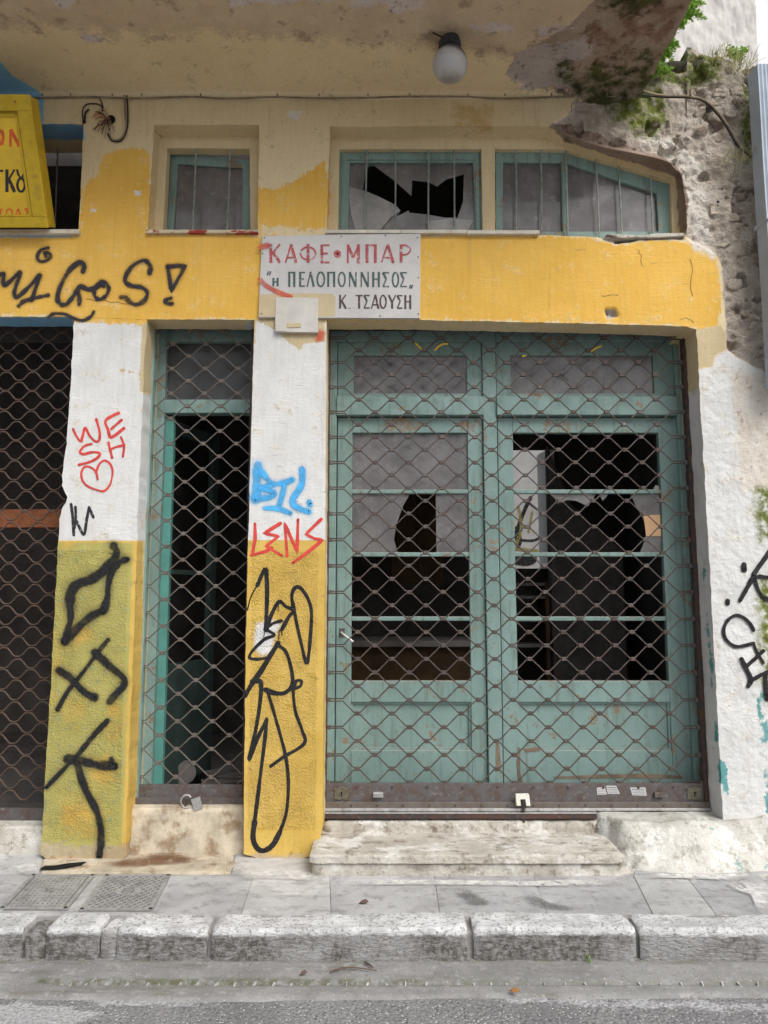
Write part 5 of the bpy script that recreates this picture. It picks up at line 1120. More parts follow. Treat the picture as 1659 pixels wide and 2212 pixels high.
g = G(); g.prism(poly([Z5(195, 135), Z5(850, 122), Z5(1505, 113), Z5(1503, 500), Z5(1500, 815), Z5(800, 812), Z5(165, 806), Z5(178, 480)], YSG), YSG, YF + .004); g.build('panel', 'sign_panel', sg, bevel=0.002)
def splace(px, py, l): p = P(px, py, YSG); return (p.x, YSG - .0015 - l, p.z)
def sp(spec): return [(c, *Z5(a, y0)[:1], Z5(b, y0)[0], Z5(a, y0)[1], Z5(a, y1)[1]) for c, a, b, y0, y1 in spec]
letters(sp([('Κ', 255, 352, 203, 358), ('Α', 388, 484, 203, 358), ('Φ', 506, 646, 203, 358), ('Ε', 676, 757, 205, 362), ('•', 795, 842, 262, 308), ('Μ', 893, 1006, 205, 362), ('Π', 1046, 1148, 205, 360), ('Α', 1178, 1290, 205, 360), ('Ρ', 1324, 1436, 206, 358)]), 6.6, splace, 'sign_red', sg)
letters(sp([('"', 232, 272, 428, 460), ('Η', 283, 331, 482, 552), ('Π', 411, 472, 432, 556), ('Ε', 503, 553, 432, 556), ('Λ', 566, 628, 432, 556), ('Ο', 644, 718, 430, 558), ('Π', 731, 803, 432, 557), ('Ο', 821, 888, 432, 557), ('Ν', 913, 978, 432, 557), ('Ν', 1008, 1080, 433, 558), ('Η', 1106, 1169, 433, 558), ('Σ', 1188, 1249, 433, 559), ('Ο', 1268, 1328, 433, 559), ('Σ', 1333, 1394, 433, 559), ('"', 1408, 1443, 540, 571)]), 4.8, splace, 'sign_green', sg)
letters(sp([('Κ', 832, 893, 622, 735), ('.', 905, 932, 700, 735), ('Τ', 968, 1028, 622, 735), ('Σ', 1033, 1088, 622, 736), ('Α', 1098, 1164, 622, 737), ('Ο', 1166, 1226, 622, 737), ('Υ', 1238, 1303, 623, 737), ('Σ', 1308, 1359, 623, 738), ('Η', 1372, 1428, 624, 739)]), 4.5, splace, 'sign_brown', sg)
g = G(); g.prism(poly([Z5(172, 620), Z5(430, 606), Z5(780, 612), Z5(803, 640), Z5(803, 770), Z5(790, 803), Z5(170, 800)], YSG), YSG - .0009, YSG + .001); g.build('paint_patch', 'beige_paint', sg)
g = G(); ribbon(g, [Z5(175, 500), Z5(250, 560), Z5(330, 600), Z5(430, 640)], 15, splace, 0.0018); g.build('paint_smear', 'spray_faint_red', sg, fix=False)
g = G(); ribbon(g, [Z5(185, 230), Z5(240, 215)], 18, splace, 0.002); g.build('paint_smear', 'spray_faint_red', sg, fix=False)
for x, y in [(215, 150), (850, 140), (1215, 132), (1480, 150), (1485, 310), (1488, 480), (1488, 780), (1170, 795), (200, 280), (190, 780)]:
    p = P(*Z5(x, y), YSG); g = G(); g.lathe((0, 0, 0), [(0.0035, 0), (0.0045, -.002)], 8); g.v = [(v[0] + p.x, YSG - .0005 + v[2], v[1] + p.z) for v in g.v]; g.build('nail', 'bar_dark', sg)
YPL = YF - 0.028
pl = empty('junction_plate', tuple(P(640, 717, YPL)), 'small blank whitish metal plate overlapping the lower edge of the cafe sign', 'plate')
g = G(); g.prism(poly([(595, 642), (687, 643), (687, 718), (594, 717)], YPL), YPL, YF - .0); g.build('cover', 'plate_white', pl, bevel=0.003)
g = G(); g.prism(poly([(619, 698), (650, 697), (650, 707), (619, 708)], YPL - .004), YPL - .004, YPL); g.build('slot', 'beige_paint', pl, bevel=0.002)
g = G(); g.prism(poly([(595, 697), (620, 700), (620, 716), (595, 715)], YPL - .003), YPL - .003, YPL); g.build('slot_cover', 'plate_white', pl, bevel=0.002)

# tilted yellow lightbox sign
bot = P(105, 492, 4.24); topc = P(65, 204, 3.93)
e_up = (Vector((0, topc.y, topc.z)) - Vector((0, bot.y, bot.z))); upv = e_up.normalized(); nv = Vector((1, 0, 0)).cross(upv).normalized()
if nv.y > 0: nv = -nv
p0 = Vector((0, bot.y, bot.z))
xr_ = bot.x; H = e_up.length
ls = empty('yellow_shop_sign', (xr_ - .5, bot.y, bot.z), 'yellow riveted shop sign tilted forward at the left edge', 'sign')
def sbox(g, xa, xb, ha, hb, da, db):
    V = [Vector((x, 0, 0)) + p0 + upv * h + nv * d for x in (xa, xb) for h in (ha, hb) for d in (da, db)]
    g.add(V, [(0, 1, 3, 2), (4, 6, 7, 5), (0, 4, 5, 1), (2, 3, 7, 6), (0, 2, 6, 4), (1, 5, 7, 3)])
g = G(); sbox(g, -3.4, xr_ - .01, 0.005, H - .005, -.13, -.012); g.build('box', 'sign_yellow_rim', ls, bevel=0.004)
g = G(); sbox(g, -3.4, xr_ - .075, .075, H - .10, -.014, -.004); g.build('face', 'sign_yellow', ls)
for (xa, xb, ha, hb) in [(-3.4, xr_, H - .085, H), (-3.4, xr_, 0, .06), (xr_ - .085, xr_, .06, H - .085)]:
    g = G(); sbox(g, xa, xb, ha, hb, -.012, .006); g.build('rim', 'sign_yellow_rim', ls, bevel=0.004)
for (xa, xb, ha, hb) in [(-3.4, xr_ - .088, H - .115, H - .10), (xr_ - .105, xr_ - .09, .06, H - .10), (-3.4, xr_ - .088, .062, .075)]:
    g = G(); sbox(g, xa, xb, ha, hb, -.008, .002); g.build('inner_bead', 'sign_yellow_rim', ls, bevel=0.002)
for k in range(16):
    h_ = .03 + (H - .06) * k / 15; c = Vector((xr_ - .03, 0, 0)) + p0 + upv * h_ + nv * .007
    if k in (4, 5, 8, 12): continue
    g = G(); sbox(g, c.x - .0045, c.x + .0045, h_ - .0045, h_ + .0045, .005, .008); g.build('rivet', 'sign_yellow_rim', ls, bevel=0.003)
for k in range(5):
    g = G(); cx_ = xr_ - .09 - .1 * k; sbox(g, cx_ - .0045, cx_ + .0045, H - .043, H - .034, .005, .008); g.build('rivet', 'bar_dark', ls, bevel=0.003)
pl0 = p0 + nv * (-.0025)
def lplace(px, py, l): return tuple(HIT(px, py, p0 + nv * (-.0032 + l), nv))
letters([('Ο', -4, 8, 281, 313), ('Ν', 20, 45, 279, 317)], 8.0, lplace, 'sign_fresh_red', ls)
letters([('Γ', -10, 8, 366, 414), ('Κ', 12, 33, 366, 415), ('8', 35, 56, 366, 414)], 7.4, lplace, 'sign_black', ls)
letters([('Τ', -6, 8, 451, 468), ('Ο', 12, 28, 451, 468), ('Α', 31, 47, 451, 468), ('Σ', 52, 67, 450, 467)], 4.0, lplace, 'sign_fresh_red', ls)

# ================================================================== lamp, cables, pipe
lp = empty('globe_lamp', (P(985, 82, 3.86).x, 3.86, ZS), 'sooty white egg-shaped glass lamp hanging from the balcony underside', 'lamp')
lc = P(972, 137, 3.86); gz = lc.z
prof = []
for k in range(15):
    t = k / 14; a = math.pi * t; rr = 0.098 * math.sin(a) ** 0.92 if 0 < t < 1 else 0.004; prof.append((max(rr * (1 - .10 * math.cos(a)) , 0.004), 0.100 * math.cos(a)))
g = G(); g.lathe((lc.x, lc.y, gz), prof, 28); g.build('globe', 'globe', lp, True)
GZ = gz
g = G(); g.lathe((lc.x, lc.y, gz), [(0.062, 0.125), (0.066, 0.09), (0.050, 0.078)], 20); g.tube([(lc.x, lc.y, gz + .11), (lc.x + .005, lc.y, ZS - .03)], 0.024, 12); g.lathe((lc.x + .005, lc.y, ZS - .022), [(0.05, .02), (0.055, 0.0), (0.03, -.02)], 18); g.build('fitting', 'soot_metal', lp, True)
g = G(); g.tube([(lc.x + .005, lc.y + .01, ZS - .012), (lc.x - .04, lc.y - .03, ZS - .02), (lc.x - .10, lc.y - .05, ZS - .004)], 0.004, 6); g.build('flex', 'cable_black', lp, True)

def cable(name, pts, r, mat, parent, Yoff, jitter=0.0):
    g = G(); q = catmull(pts, 5); path = []
    ps = [P(x, y, YF) for x, y in q]; ds = disp_wall([p.x for p in ps], [p.z for p in ps])
    for (x, y), dd in zip(q, ds): path.append(P(x, y, YF - max(float(dd), -.01) - Yoff))
    g.tube(path, r, 6); return g.build(name, mat, parent, True)
cb = empty('cable_run', tuple(P(800, 205, YF)), 'bundle of old clipped cables along the wall under the balcony', 'cables')
def wob(x0, x1, y, amp, seed, n=26): return [(x0 + (x1 - x0) * k / n, y + amp * float(vnoise(k * .8 + seed, seed, 0))) for k in range(n + 1)]
cable('cable', wob(-60, 1380, 197, 2.2, 1.3) + [(1430, 206), (1495, 209), (1530, 222), (1565, 260), (1600, 315), (1645, 352)], 0.0075, 'cable_grey', cb, .014)
cable('cable', wob(-60, 1380, 204, 3.0, 7.7) + [(1430, 210), (1495, 212), (1526, 224), (1561, 262), (1597, 318), (1650, 356)], 0.0050, 'cable_black', cb, .008)
cable('cable', wob(-60, 1330, 211, 2.6, 4.1), 0.006, 'cable_grey', cb, .010)
cable('cable', [(268, 200), (270, 240), (271, 275), (262, 298), (245, 302), (236, 290)], 0.005, 'cable_grey', cb, .012); cable('cable', [(274, 202), (276, 245), (274, 280), (262, 303), (242, 304), (232, 288)], 0.0045, 'cable_black', cb, .010)
cable('cable', [(180, 268), (178, 240), (186, 226), (205, 224), (218, 228), (222, 240)], 0.004, 'cable_black', cb, .010); cable('cable', [(183, 265), (184, 246), (192, 236)], 0.006, 'cable_black', cb, .010)
cable('cable', [(215, 212), (221, 226), (223, 238)], 0.0035, 'cable_black', cb, .01)
for x in [95, 155, 245, 308, 435, 600, 690, 795, 885, 1010, 1090, 1190, 1310, 1367, 1490]:
    p = P(x, 203, YF); g = G(); g.box(p.x - .004, p.x + .004, YF - .022, YF + .0, p.z - .022, p.z + .024); g.build('cable_clip', 'cable_grey', cb, bevel=0.002)
tg = empty('wire_tangle', tuple(P(238, 262, YF)), 'tangle of cut wires sprouting from a hole in the plaster', 'wires')
g = G(); p = P(240, 260, YF); g.lathe((0, 0, 0), [(0.030, 0), (0.024, 0.03)], 16); g.v = [(v[0] + p.x, YF - .008 + v[2] * .3, v[1] + p.z) for v in g.v]; g.build('hole', 'dark_void', tg, True)
for k in range(26):
    a = random.uniform(R(100), R(330)); L = random.uniform(.04, .11); c = P(238 + random.uniform(-6, 4), 260 + random.uniform(-4, 8), YF - .01)
    mid = c + Vector((math.cos(a) * L * .5, -random.uniform(.02, .05), math.sin(a) * L * .5 + .02)); end = c + Vector((math.cos(a) * L, -random.uniform(.0, .03), math.sin(a) * L))
    g = G(); pts = [c.lerp(mid, t).lerp(mid.lerp(end, t), t) for t in (0, .25, .5, .75, 1)]; g.tube(pts, random.uniform(.0016, .003), 5); g.build('wire', random.choice(['cable_black', 'cable_black', 'cable_grey', 'orange_rust']), tg, True)

dp = empty('downpipe', (P(1640, 700, 4.2).x, 4.22, 3.2), 'blue-grey ribbed metal downpipe end at the right edge', 'downpipe')
xa_, zt_ = P(1634, 142, 4.16).x, P(1640, 140, 4.16).z; g = G()
sec = [(0, 0.12), (0, 0.0)] + [(0.012 + 0.0115 * k, 0.0 if k % 2 else 0.007) for k in range(14)] + [(0.175, 0.0), (0.175, 0.12)]
zl = P(1650, 830, 4.16).z; V = []
for z in np.linspace(zl, zt_, 20): V += [(xa_ + a, 4.15 + b + 0.003 * math.sin(z * 5), float(z)) for a, b in sec]
m = len(sec); F = [(i * m + k, i * m + (k + 1) % m, (i + 1) * m + (k + 1) % m, (i + 1) * m + k) for i in range(19) for k in range(m)] + [tuple(range(m)), tuple(range(20 * m - 1, 19 * m - 1, -1))]
g.add(V, F); g.build('pipe', 'downpipe_paint', dp, False)
g = G(); zc_ = P(1650, 470, 4.16).z; g.box(xa_ - .008, xa_ + .184, 4.138, 4.29, zc_ - .02, zc_ + .004); g.build('collar', 'downpipe_paint', dp, bevel=0.003)

# neighbour behind and above the broken wall top
rs = empty('stucco_building', (4.0, 6.6, 0), 'pale rough-rendered house wall rising behind the broken wall top', 'building')
rx_ = P(1634, 60, 6.6).x; nx, ny = 150, 160
xs = np.linspace(P(1380, 60, 6.6).x, rx_, nx); zs = np.linspace(4.0, 9.2, ny * 2); X, Zz = np.meshgrid(xs, zs)
dsp = 0.022 * fbm(X * 1.0, 0, Zz * 0.55, 11, 4)
V = np.stack([X.ravel(), (6.6 - dsp).ravel(), Zz.ravel()], 1).tolist(); F = [(j * nx + i, j * nx + i + 1, (j + 1) * nx + i + 1, (j + 1) * nx + i) for j in range(ny * 2 - 1) for i in range(nx - 1)]
g = G(); g.add(V, F); g.box(xs[0], rx_ - .02, 6.63, 7.0, 3.5, 9.2); g.build('wall', 'rear_stucco', rs, True, fix=False)
wh = empty('sky_fill_wall', (4.6, 7.4, 0), 'plain white wall added to fill the top right corner with sky brightness', 'building')
g = G(); g.box(P(1600, 60, 7.4).x, 7.5, 7.4, 7.8, 3.0, 11); g.build('wall', 'sky_fill_white', wh)  # white wall added so this corner shows as bright as blown-out sky
g = G(); g.box(P(1600, 60, 7.4).x - .05, 7.6, 7.3, 7.9, 11, 11.2); g.build('fill_cap', 'sky_fill_white', wh)
# broken head of the pier
g = G(); a = P(1395, 195, YF); nx, ny = 90, 24; xs = np.linspace(a.x - .02, P(1660, 150, YF).x + .3, nx); ys = np.linspace(YF + .01, 5.4, ny); X, Yy = np.meshgrid(xs, ys)
Zz = P(1520, 122, YF).z + 0.06 * fbm(X, Yy, 0, 4, 5) - 0.02 - .10 * sstep(2.05, 2.35, X)
g.add(np.stack([X.ravel(), Yy.ravel(), Zz.ravel()], 1).tolist(), [(j * nx + i, j * nx + i + 1, (j + 1) * nx + i + 1, (j + 1) * nx + i) for j in range(ny - 1) for i in range(nx - 1)])
rt = g.build('wall_head', 'step_concrete', shop, True, fix=False)

# ================================================================== plants
def weed(name, ctr, spread, n, size, label, mat='leaf_green', stems=12, cat='plant', droop=0.3):
    root = empty(name, tuple(ctr), label, cat, 'weeds growing out of the old masonry'); g = G(); s = G()
    for k in range(stems):
        a = random.uniform(0, 2 * math.pi); L = random.uniform(.5, 1.0)
        tip = Vector((ctr[0] + math.cos(a) * spread[0] * L, ctr[1] + math.sin(a) * spread[1] * L, ctr[2] + spread[2] * random.uniform(.35, 1) * L)); mid = Vector(ctr).lerp(tip, .55) + Vector((0, 0, spread[2] * .25))
        path = [Vector(ctr).lerp(mid, t).lerp(mid.lerp(tip - Vector((0, 0, droop * spread[2] * L)), t), t) for t in (0, .2, .4, .6, .8, 1)]; s.tube(path, .0016, 4)
        for q in range(max(1, n // stems)):
            t = random.uniform(.15, 1); i = min(4, int(t * 5)); c = path[i].lerp(path[i + 1], t * 5 - i) + Vector((random.gauss(0, .012), random.gauss(0, .012), random.gauss(0, .012)))
            d = Vector((random.gauss(0, 1), random.gauss(0, 1), random.gauss(0, .5))).normalized(); u = d.cross(Vector((random.gauss(0, .4), random.gauss(0, .4), 1))).normalized(); w = size * random.uniform(.6, 1.3)
            up = d.cross(u) * w * .15
            g.add([c, c + d * w * .5 + u * w * .32 + up, c + d * w, c + d * w * .5 - u * w * .32 + up], [(0, 1, 2), (0, 2, 3)])
    g.build('foliage', mat, root, fix=False); s.build('stem', mat, root, True); return root
def tuft(name, ctr, spread, n, L, label):
    root = empty(name, tuple(ctr), label, 'grass', 'weeds growing out of the old masonry'); g = G()
    for k in range(n):
        b = Vector((ctr[0] + random.uniform(-spread, spread), ctr[1] + random.uniform(-.05, .05), ctr[2] + random.uniform(-.01, .01))); d = Vector((random.gauss(0, .5), random.gauss(-.3, .4), random.uniform(-.5, 1))).normalized(); l = L * random.uniform(.4, 1.1); w = Vector((.0018, .0006, 0))
        m = b + d * l * .55 + Vector((0, 0, .015)); t = b + d * l - Vector((0, 0, l * .35)); g.add([b - w, b + w, m + w, m - w, t], [(0, 1, 2, 3), (3, 2, 4)])
    g.build('blades', 'grass_dry', root, fix=False); return root
weed('trailing_weed', P(1432, 118, YF - .02), (.14, .10, .20), 1300, .026, 'lush green weed hanging beside the broken balcony edge')
weed('trailing_weed', P(1452, 78, YF + .12), (.15, .12, .30), 1300, .026, 'taller bright green weed sprouting against the pale rear wall')
weed('trailing_weed', P(1424, 150, YF - .03), (.09, .03, .05), 260, .020, 'small green weed low on the wall below the balcony corner', droop=1.2)
weed('trailing_weed', P(1476, 48, YF + .30), (.16, .14, .26), 1000, .028, 'highest green weed next to the front part of the balcony edge')
weed('trailing_weed', P(1412, 152, YF - .05), (.06, .05, .12), 500, .020, 'dense green weed in the corner between balcony and wall')
weed('trailing_weed', P(1592, 128, YF + .02), (.09, .05, .15), 260, .022, 'small pale green weed on the wall top near the downpipe')
tuft('dry_grass', P(1560, 128, YF - .01), .10, 90, .12, 'tuft of thin dry grass on the broken wall top'); tuft('dry_grass', P(1600, 148, YF - .03), .06, 70, .14, 'dry grass hanging next to the head of the downpipe'); tuft('dry_grass', P(1590, 345, YF - .05), .10, 40, .12, 'dry roots hanging out of the crumbled masonry beside the downpipe')
wp = PZ(1272, 2076, 0.02); weed('gutter_weed', (wp.x, wp.y - .01, .018), (.012, .012, .03), 18, .010, 'tiny green sprig growing at the foot of the kerb', stems=4)

# ================================================================== locks, stickers, litter
pk = empty('padlock', tuple(P(425, 1735, YGM - .07)), 'grey steel padlock hanging crooked on the narrow grille', 'padlock', 'grille locks')
c = P(426, 1736, YGM - .065); g = G(); g.box(-.026, .026, -.012, .012, -.034, .034); rt_ = Matrix.Rotation(R(-18), 4, 'Y'); g.v = [tuple(rt_ @ Vector(v) + c) for v in g.v]; g.build('body', 'worn_steel', pk, bevel=0.003)
sc_ = P(403, 1731, YGM - .065); g = G(); g.tube([sc_ + Vector((.033 * math.cos(a), 0, .036 * math.sin(a))) for a in [R(40 + 28 * k) for k in range(10)]], .006, 8); g.build('shackle', 'worn_steel', pk, True)
g = G(); hpz = P(400, 1738, YGM - .05); g.tube([hpz + Vector((0, .02, -.05)), hpz + Vector((0, -.01, -.02)), hpz + Vector((.006, -.016, .012)), hpz + Vector((.012, .0, .0))], .006, 8); g.build('hasp', 'bar_rust', pk, True)
wl = empty('hasp_lock', tuple(P(1130, 1742, YGR - .05)), 'cream block lock on the bottom bar of the wide grille', 'lock', 'grille locks')
Yw = YGR - .075; g = G(); g.prism(poly([(1114, 1717), (1143, 1716), (1146, 1741), (1137, 1741), (1135, 1727), (1124, 1727), (1125, 1741), (1116, 1741)], Yw), Yw, Yw + .03); g.build('body', 'lock_white', wl, bevel=0.002)
g = G(); a = P(1130, 1729, Yw + .015); b = P(1132, 1776, Yw + .015); g.tube([a, b], .007, 8); g.tube([a + Vector((-.014, 0, -.03)), a + Vector((-.012, 0, .0)), a, a + Vector((.012, 0, -.03))], .005, 8); g.build('bolt', 'bar_dark', wl, True)
Yst = YGR - .0135
for (pts, lab, rows_, head) in [([(1289, 1702), (1306, 1699), (1311, 1716), (1290, 1717)], 'torn small paper sticker, leftmost of the three', 3, False), ([(1309, 1697), (1331, 1697), (1339, 1715), (1313, 1715)], 'slanted paper advert sticker in the middle of the three', 4, True), ([(1361, 1701), (1394, 1701), (1397, 1719), (1366, 1718)], 'wide paper advert sticker, rightmost of the three', 4, True)]:
    s = empty('sticker', tuple(P(*pts[3], Yst)), lab + ' on the wide grille bar', 'sticker', 'stickers on the bottom bar')
    g = G(); g.prism(poly(pts, Yst), Yst - .0006, Yst); g.build('paper', 'sticker_paper', s)
    def bil(a, b, l, pts=pts): 
        x = (pts[0][0] * (1 - a) + pts[1][0] * a) * (1 - b) + (pts[3][0] * (1 - a) + pts[2][0] * a) * b; y = (pts[0][1] * (1 - a) + pts[1][1] * a) * (1 - b) + (pts[3][1] * (1 - a) + pts[2][1] * a) * b
        p = P(x, y, Yst); return (p.x, Yst - .0012 - l, p.z)
    g = G()
    def seg(a0, b0, a1, b1, w): ribbon(g, [(a0, b0), (a1, b1)], w, bil, .0001, False, False)
    for r in range(rows_):
        b_ = .22 + .62 * r / (rows_ - 1); a_ = .1
        while a_ < .88:
            l_ = random.uniform(.03, .07); seg(a_, b_, min(.9, a_ + l_), b_, .13 if r == 0 and head else .08); a_ += l_ + .035
    g.build('print', 'print_grey', s, fix=False)
tw = PZ(1110, 2094, .018); tw2 = PZ(1185, 2096, .018); a = PZ(715 + 0, 2095, .02)
def litter(name, pts, r, mat, lab, cat):
    g = G(); path = [PZ(x, y, .026) for x, y in pts]; g.tube(path, r, 6, [r * (1 - .6 * i / (len(path) - 1)) for i in range(len(path))]); return tag(g.build(name, mat, None, True), lab, cat)
litter('twig', [(714, 2099), (735, 2091), (765, 2090), (790, 2093), (814, 2097)], .0038, 'twig', 'thin bent twig lying in the gutter', 'twig')
litter('twig', [(788, 2078), (798, 2084), (806, 2090)], .006, 'twig', 'short dark stub of twig leaning on the kerb foot', 'twig')
def flat_leaf(px, py, z, L, mat, lab, rot):
    c = PZ(px, py, z); g = G(); d = Vector((math.cos(rot), math.sin(rot), .15)); u = Vector((-math.sin(rot), math.cos(rot), .1))
    V = [c - d * L, c - d * L * .4 + u * L * .4 + Vector((0, 0, .006)), c + d * L * .4 + u * L * .35 + Vector((0, 0, .009)), c + d * L, c + d * L * .4 - u * L * .35, c - d * L * .4 - u * L * .4]
    g.add(V, [(0, 1, 2, 3, 4, 5)]); g.add([v - Vector((0, 0, .0015)) for v in V], [(5, 4, 3, 2, 1, 0)]); return tag(g.build('fallen_leaf', mat, None, fix=False), lab, 'leaf', 'fallen leaves')
flat_leaf(786, 1949, ZP + .008, .024, 'red_leaf', 'dark reddish leaf lying on the pavement slabs', .1); flat_leaf(1112, 2140, .028, .022, 'dry_leaf', 'orange dry leaf lying on the gutter edge', -.5)
flat_leaf(656, 2102, .028, .016, 'red_leaf', 'small dark scrap of leaf in the gutter', .3)

# ================================================================== graffiti
z4 = (0, 474.4, .335); z7 = (0, 1016.5, .335); z1 = (0, 1558.7, .335); z8 = (474.4, 948.8, .335); z2 = (474.4, 1490.9, .335); z6 = (1387.9, 1016.5, .2451)
wall_o = [o for o in shop.children if o.name == 'wall'][0]
graffiti('graffiti', [([(-40, 430), (-10, 370), (10, 348), (28, 352), (20, 405), (34, 424), (70, 395), (120, 346), (128, 356), (108, 420), (92, 480), (112, 502), (170, 450), (255, 362)], 25), ([(256, 366), (238, 420), (203, 520)], 24), ([(310, 488), (260, 498), (200, 512), (150, 530), (122, 556)], 22),
  ([(310, 183), (268, 196), (244, 232), (252, 266), (292, 268), (326, 244), (318, 218), (290, 212), (296, 238)], 20), ([(536, 335), (544, 298), (518, 275), (466, 308), (420, 370), (384, 445), (371, 510), (392, 546), (428, 545), (462, 508), (492, 462)], 27),
  ([(510, 545), (512, 500), (500, 462), (520, 428), (560, 448), (600, 446), (640, 425)], 25), ([(650, 402), (614, 440), (610, 488), (640, 516), (684, 490), (702, 446), (684, 410), (652, 400), (668, 430)], 22),
  ([(966, 346), (972, 304), (936, 266), (876, 286), (824, 344), (808, 396), (844, 428), (912, 438), (950, 470), (932, 522), (876, 548), (832, 526), (812, 500), (782, 502)], 25),
  ([(1083, 306), (1140, 300), (1196, 302), (1154, 378), (1106, 462), (1096, 390), (1084, 308)], 24, False), ([(1104, 508), (1068, 518), (1074, 540), (1112, 542)], 20), ([(312, 628), (350, 606), (420, 610), (470, 634), (530, 650), (582, 628), (604, 596)], 18)],
  'spray_black', wall_o, 'black spray-painted word on the yellow band', z4)
zr = (0, 677.7, .2145)        # red scrawl, measured on its own enlargement
graffiti('graffiti', [([(738, 1165), (775, 1240), (815, 1285), (835, 1230), (860, 1150), (905, 1230), (960, 1285), (1000, 1275), (1005, 1190), (970, 1065)], 24), ([(1195, 1000), (1120, 1035), (1062, 1085), (1090, 1170), (1115, 1245), (1180, 1210), (1248, 1155)], 28), ([(1125, 1160), (1180, 1110), (1225, 1070)], 24),
  ([(925, 1312), (860, 1330), (808, 1385), (840, 1415), (930, 1395), (1005, 1405), (985, 1450), (900, 1495), (795, 1522)], 24), ([(1095, 1300), (1110, 1370), (1130, 1450)], 24), ([(1220, 1245), (1250, 1330), (1240, 1440)], 22), ([(1115, 1365), (1180, 1340), (1255, 1325)], 22),
  ([(985, 1670), (965, 1590), (910, 1545), (850, 1545), (820, 1610), (840, 1690), (890, 1740), (980, 1775), (1050, 1785), (1110, 1720), (1135, 1600), (1115, 1520), (1060, 1478), (1005, 1510), (970, 1590)], 20)],
  'marker_red', pillar1, 'red marker letters and heart on the white pillar', zr)
graffiti('graffiti', [([(460, 218), (470, 300), (478, 415)], 19), ([(488, 235), (490, 300), (482, 370)], 16), ([(498, 330), (520, 380), (545, 412), (560, 320), (576, 238)], 16), ([(576, 240), (590, 270), (604, 302)], 15)], 'marker_dry', pillar1, 'dry black marker scribble on the white pillar', z7)
graffiti('graffiti', [([(735, 490), (752, 540), (690, 625), (600, 695), (500, 735), (458, 790), (452, 870)], 52), ([(452, 860), (456, 950), (436, 1040), (418, 1105)], 40), ([(420, 1100), (500, 1015), (580, 945), (668, 905)], 48), ([(668, 905), (690, 830), (700, 720), (730, 640), (770, 590), (818, 572)], 40),
  ([(697, 1092), (640, 1160), (540, 1295), (440, 1420), (372, 1540)], 26), ([(610, 1172), (700, 1255), (795, 1335), (800, 1385), (750, 1440), (710, 1488)], 40), ([(380, 1288), (450, 1335), (540, 1425), (612, 1462)], 40)], 'spray_black_rough', pillar1, 'black spray symbols on the olive half of the pillar', z7)
graffiti('graffiti', [([(692, -5), (600, 95), (500, 215), (400, 320), (298, 425)], 28), ([(440, 240), (540, 258), (640, 280), (738, 288)], 46), ([(720, 240), (728, 280)], 26), ([(500, 270), (545, 420), (620, 570), (652, 690), (650, 800), (640, 862)], 38)], 'spray_black_rough', pillar1, 'large black spray letter K low on the olive pillar', z1)
graffiti('graffiti', [([(246, 165), (240, 260), (232, 380)], 58), ([(262, 200), (310, 262), (330, 292), (262, 318)], 40), ([(262, 318), (345, 340), (330, 372), (225, 388)], 42), ([(358, 290), (410, 282), (468, 262)], 40), ([(418, 290), (404, 360), (386, 425)], 38), ([(292, 445), (370, 448), (455, 478)], 34), ([(532, 195), (530, 290), (470, 395), (500, 440), (575, 468)], 42), ([(578, 405), (584, 420)], 36)], 'spray_blue', pillar2, 'bright blue spray letters on the white pillar', z8)
graffiti('graffiti', [([(228, 545), (230, 640), (212, 745)], 19, False), ([(205, 748), (300, 722), (335, 700)], 19), ([(392, 543), (288, 606), (382, 626), (300, 688), (400, 750)], 19, False), ([(436, 752), (420, 540), (500, 728), (506, 518)], 19, False), ([(655, 516), (556, 612), (610, 640), (664, 650), (560, 735), (470, 798)], 19, False)], 'marker_red', pillar2, 'red marker word across the colour change of the pillar', z8)
graffiti('graffiti', [([(180, 1100), (205, 1010), (245, 940)], 8), ([(245, 940), (292, 838), (304, 900), (306, 1040), (298, 1230)], 24), ([(300, 1225), (340, 1120), (384, 1048), (430, 1080), (480, 1102), (450, 1140), (400, 1230)], 22), ([(400, 1170), (340, 1190), (305, 1225), (355, 1262), (290, 1290), (212, 1365), (195, 1410), (250, 1418), (310, 1408)], 18),
  ([(478, 1100), (466, 1010), (484, 960), (520, 958), (566, 1020), (592, 1110), (586, 1270), (564, 1444), (530, 1330), (496, 1180), (474, 1060)], 20), ([(378, 1315), (330, 1390), (270, 1490), (220, 1560), (165, 1650)], 28), ([(372, 1325), (425, 1365), (456, 1450), (472, 1560), (440, 1622), (370, 1640), (305, 1625), (300, 1610), (400, 1640), (470, 1600)], 20), ([(470, 1610), (520, 1592), (528, 1560), (498, 1556), (484, 1590)], 17), ([(210, 1560), (262, 1560), (268, 1600)], 26), ([(385, 1230), (382, 1290)], 6), ([(400, 1230), (404, 1265)], 5), ([(380, 1060), (378, 1110)], 5), ([(292, 1230), (284, 1290)], 5)], 'marker_black', pillar2, 'looping black paint tag on the mustard half of the pillar', z8)
graffiti('graffiti', [([(270, -10), (252, 150), (220, 320), (190, 450), (240, 320), (304, 190)], 22), ([(304, 185), (292, 320), (262, 560), (226, 850)], 21), ([(226, 850), (216, 950), (240, 1015), (285, 1035), (345, 995), (390, 910)], 30), ([(390, 910), (430, 790), (444, 600), (425, 420), (370, 210), (308, 0)], 19), ([(474, 0), (488, 130), (530, 250), (552, 330), (500, 380), (420, 425), (330, 490)], 19)], 'marker_black', pillar2, 'long black drop-shaped paint loop low on the mustard pillar', z2)
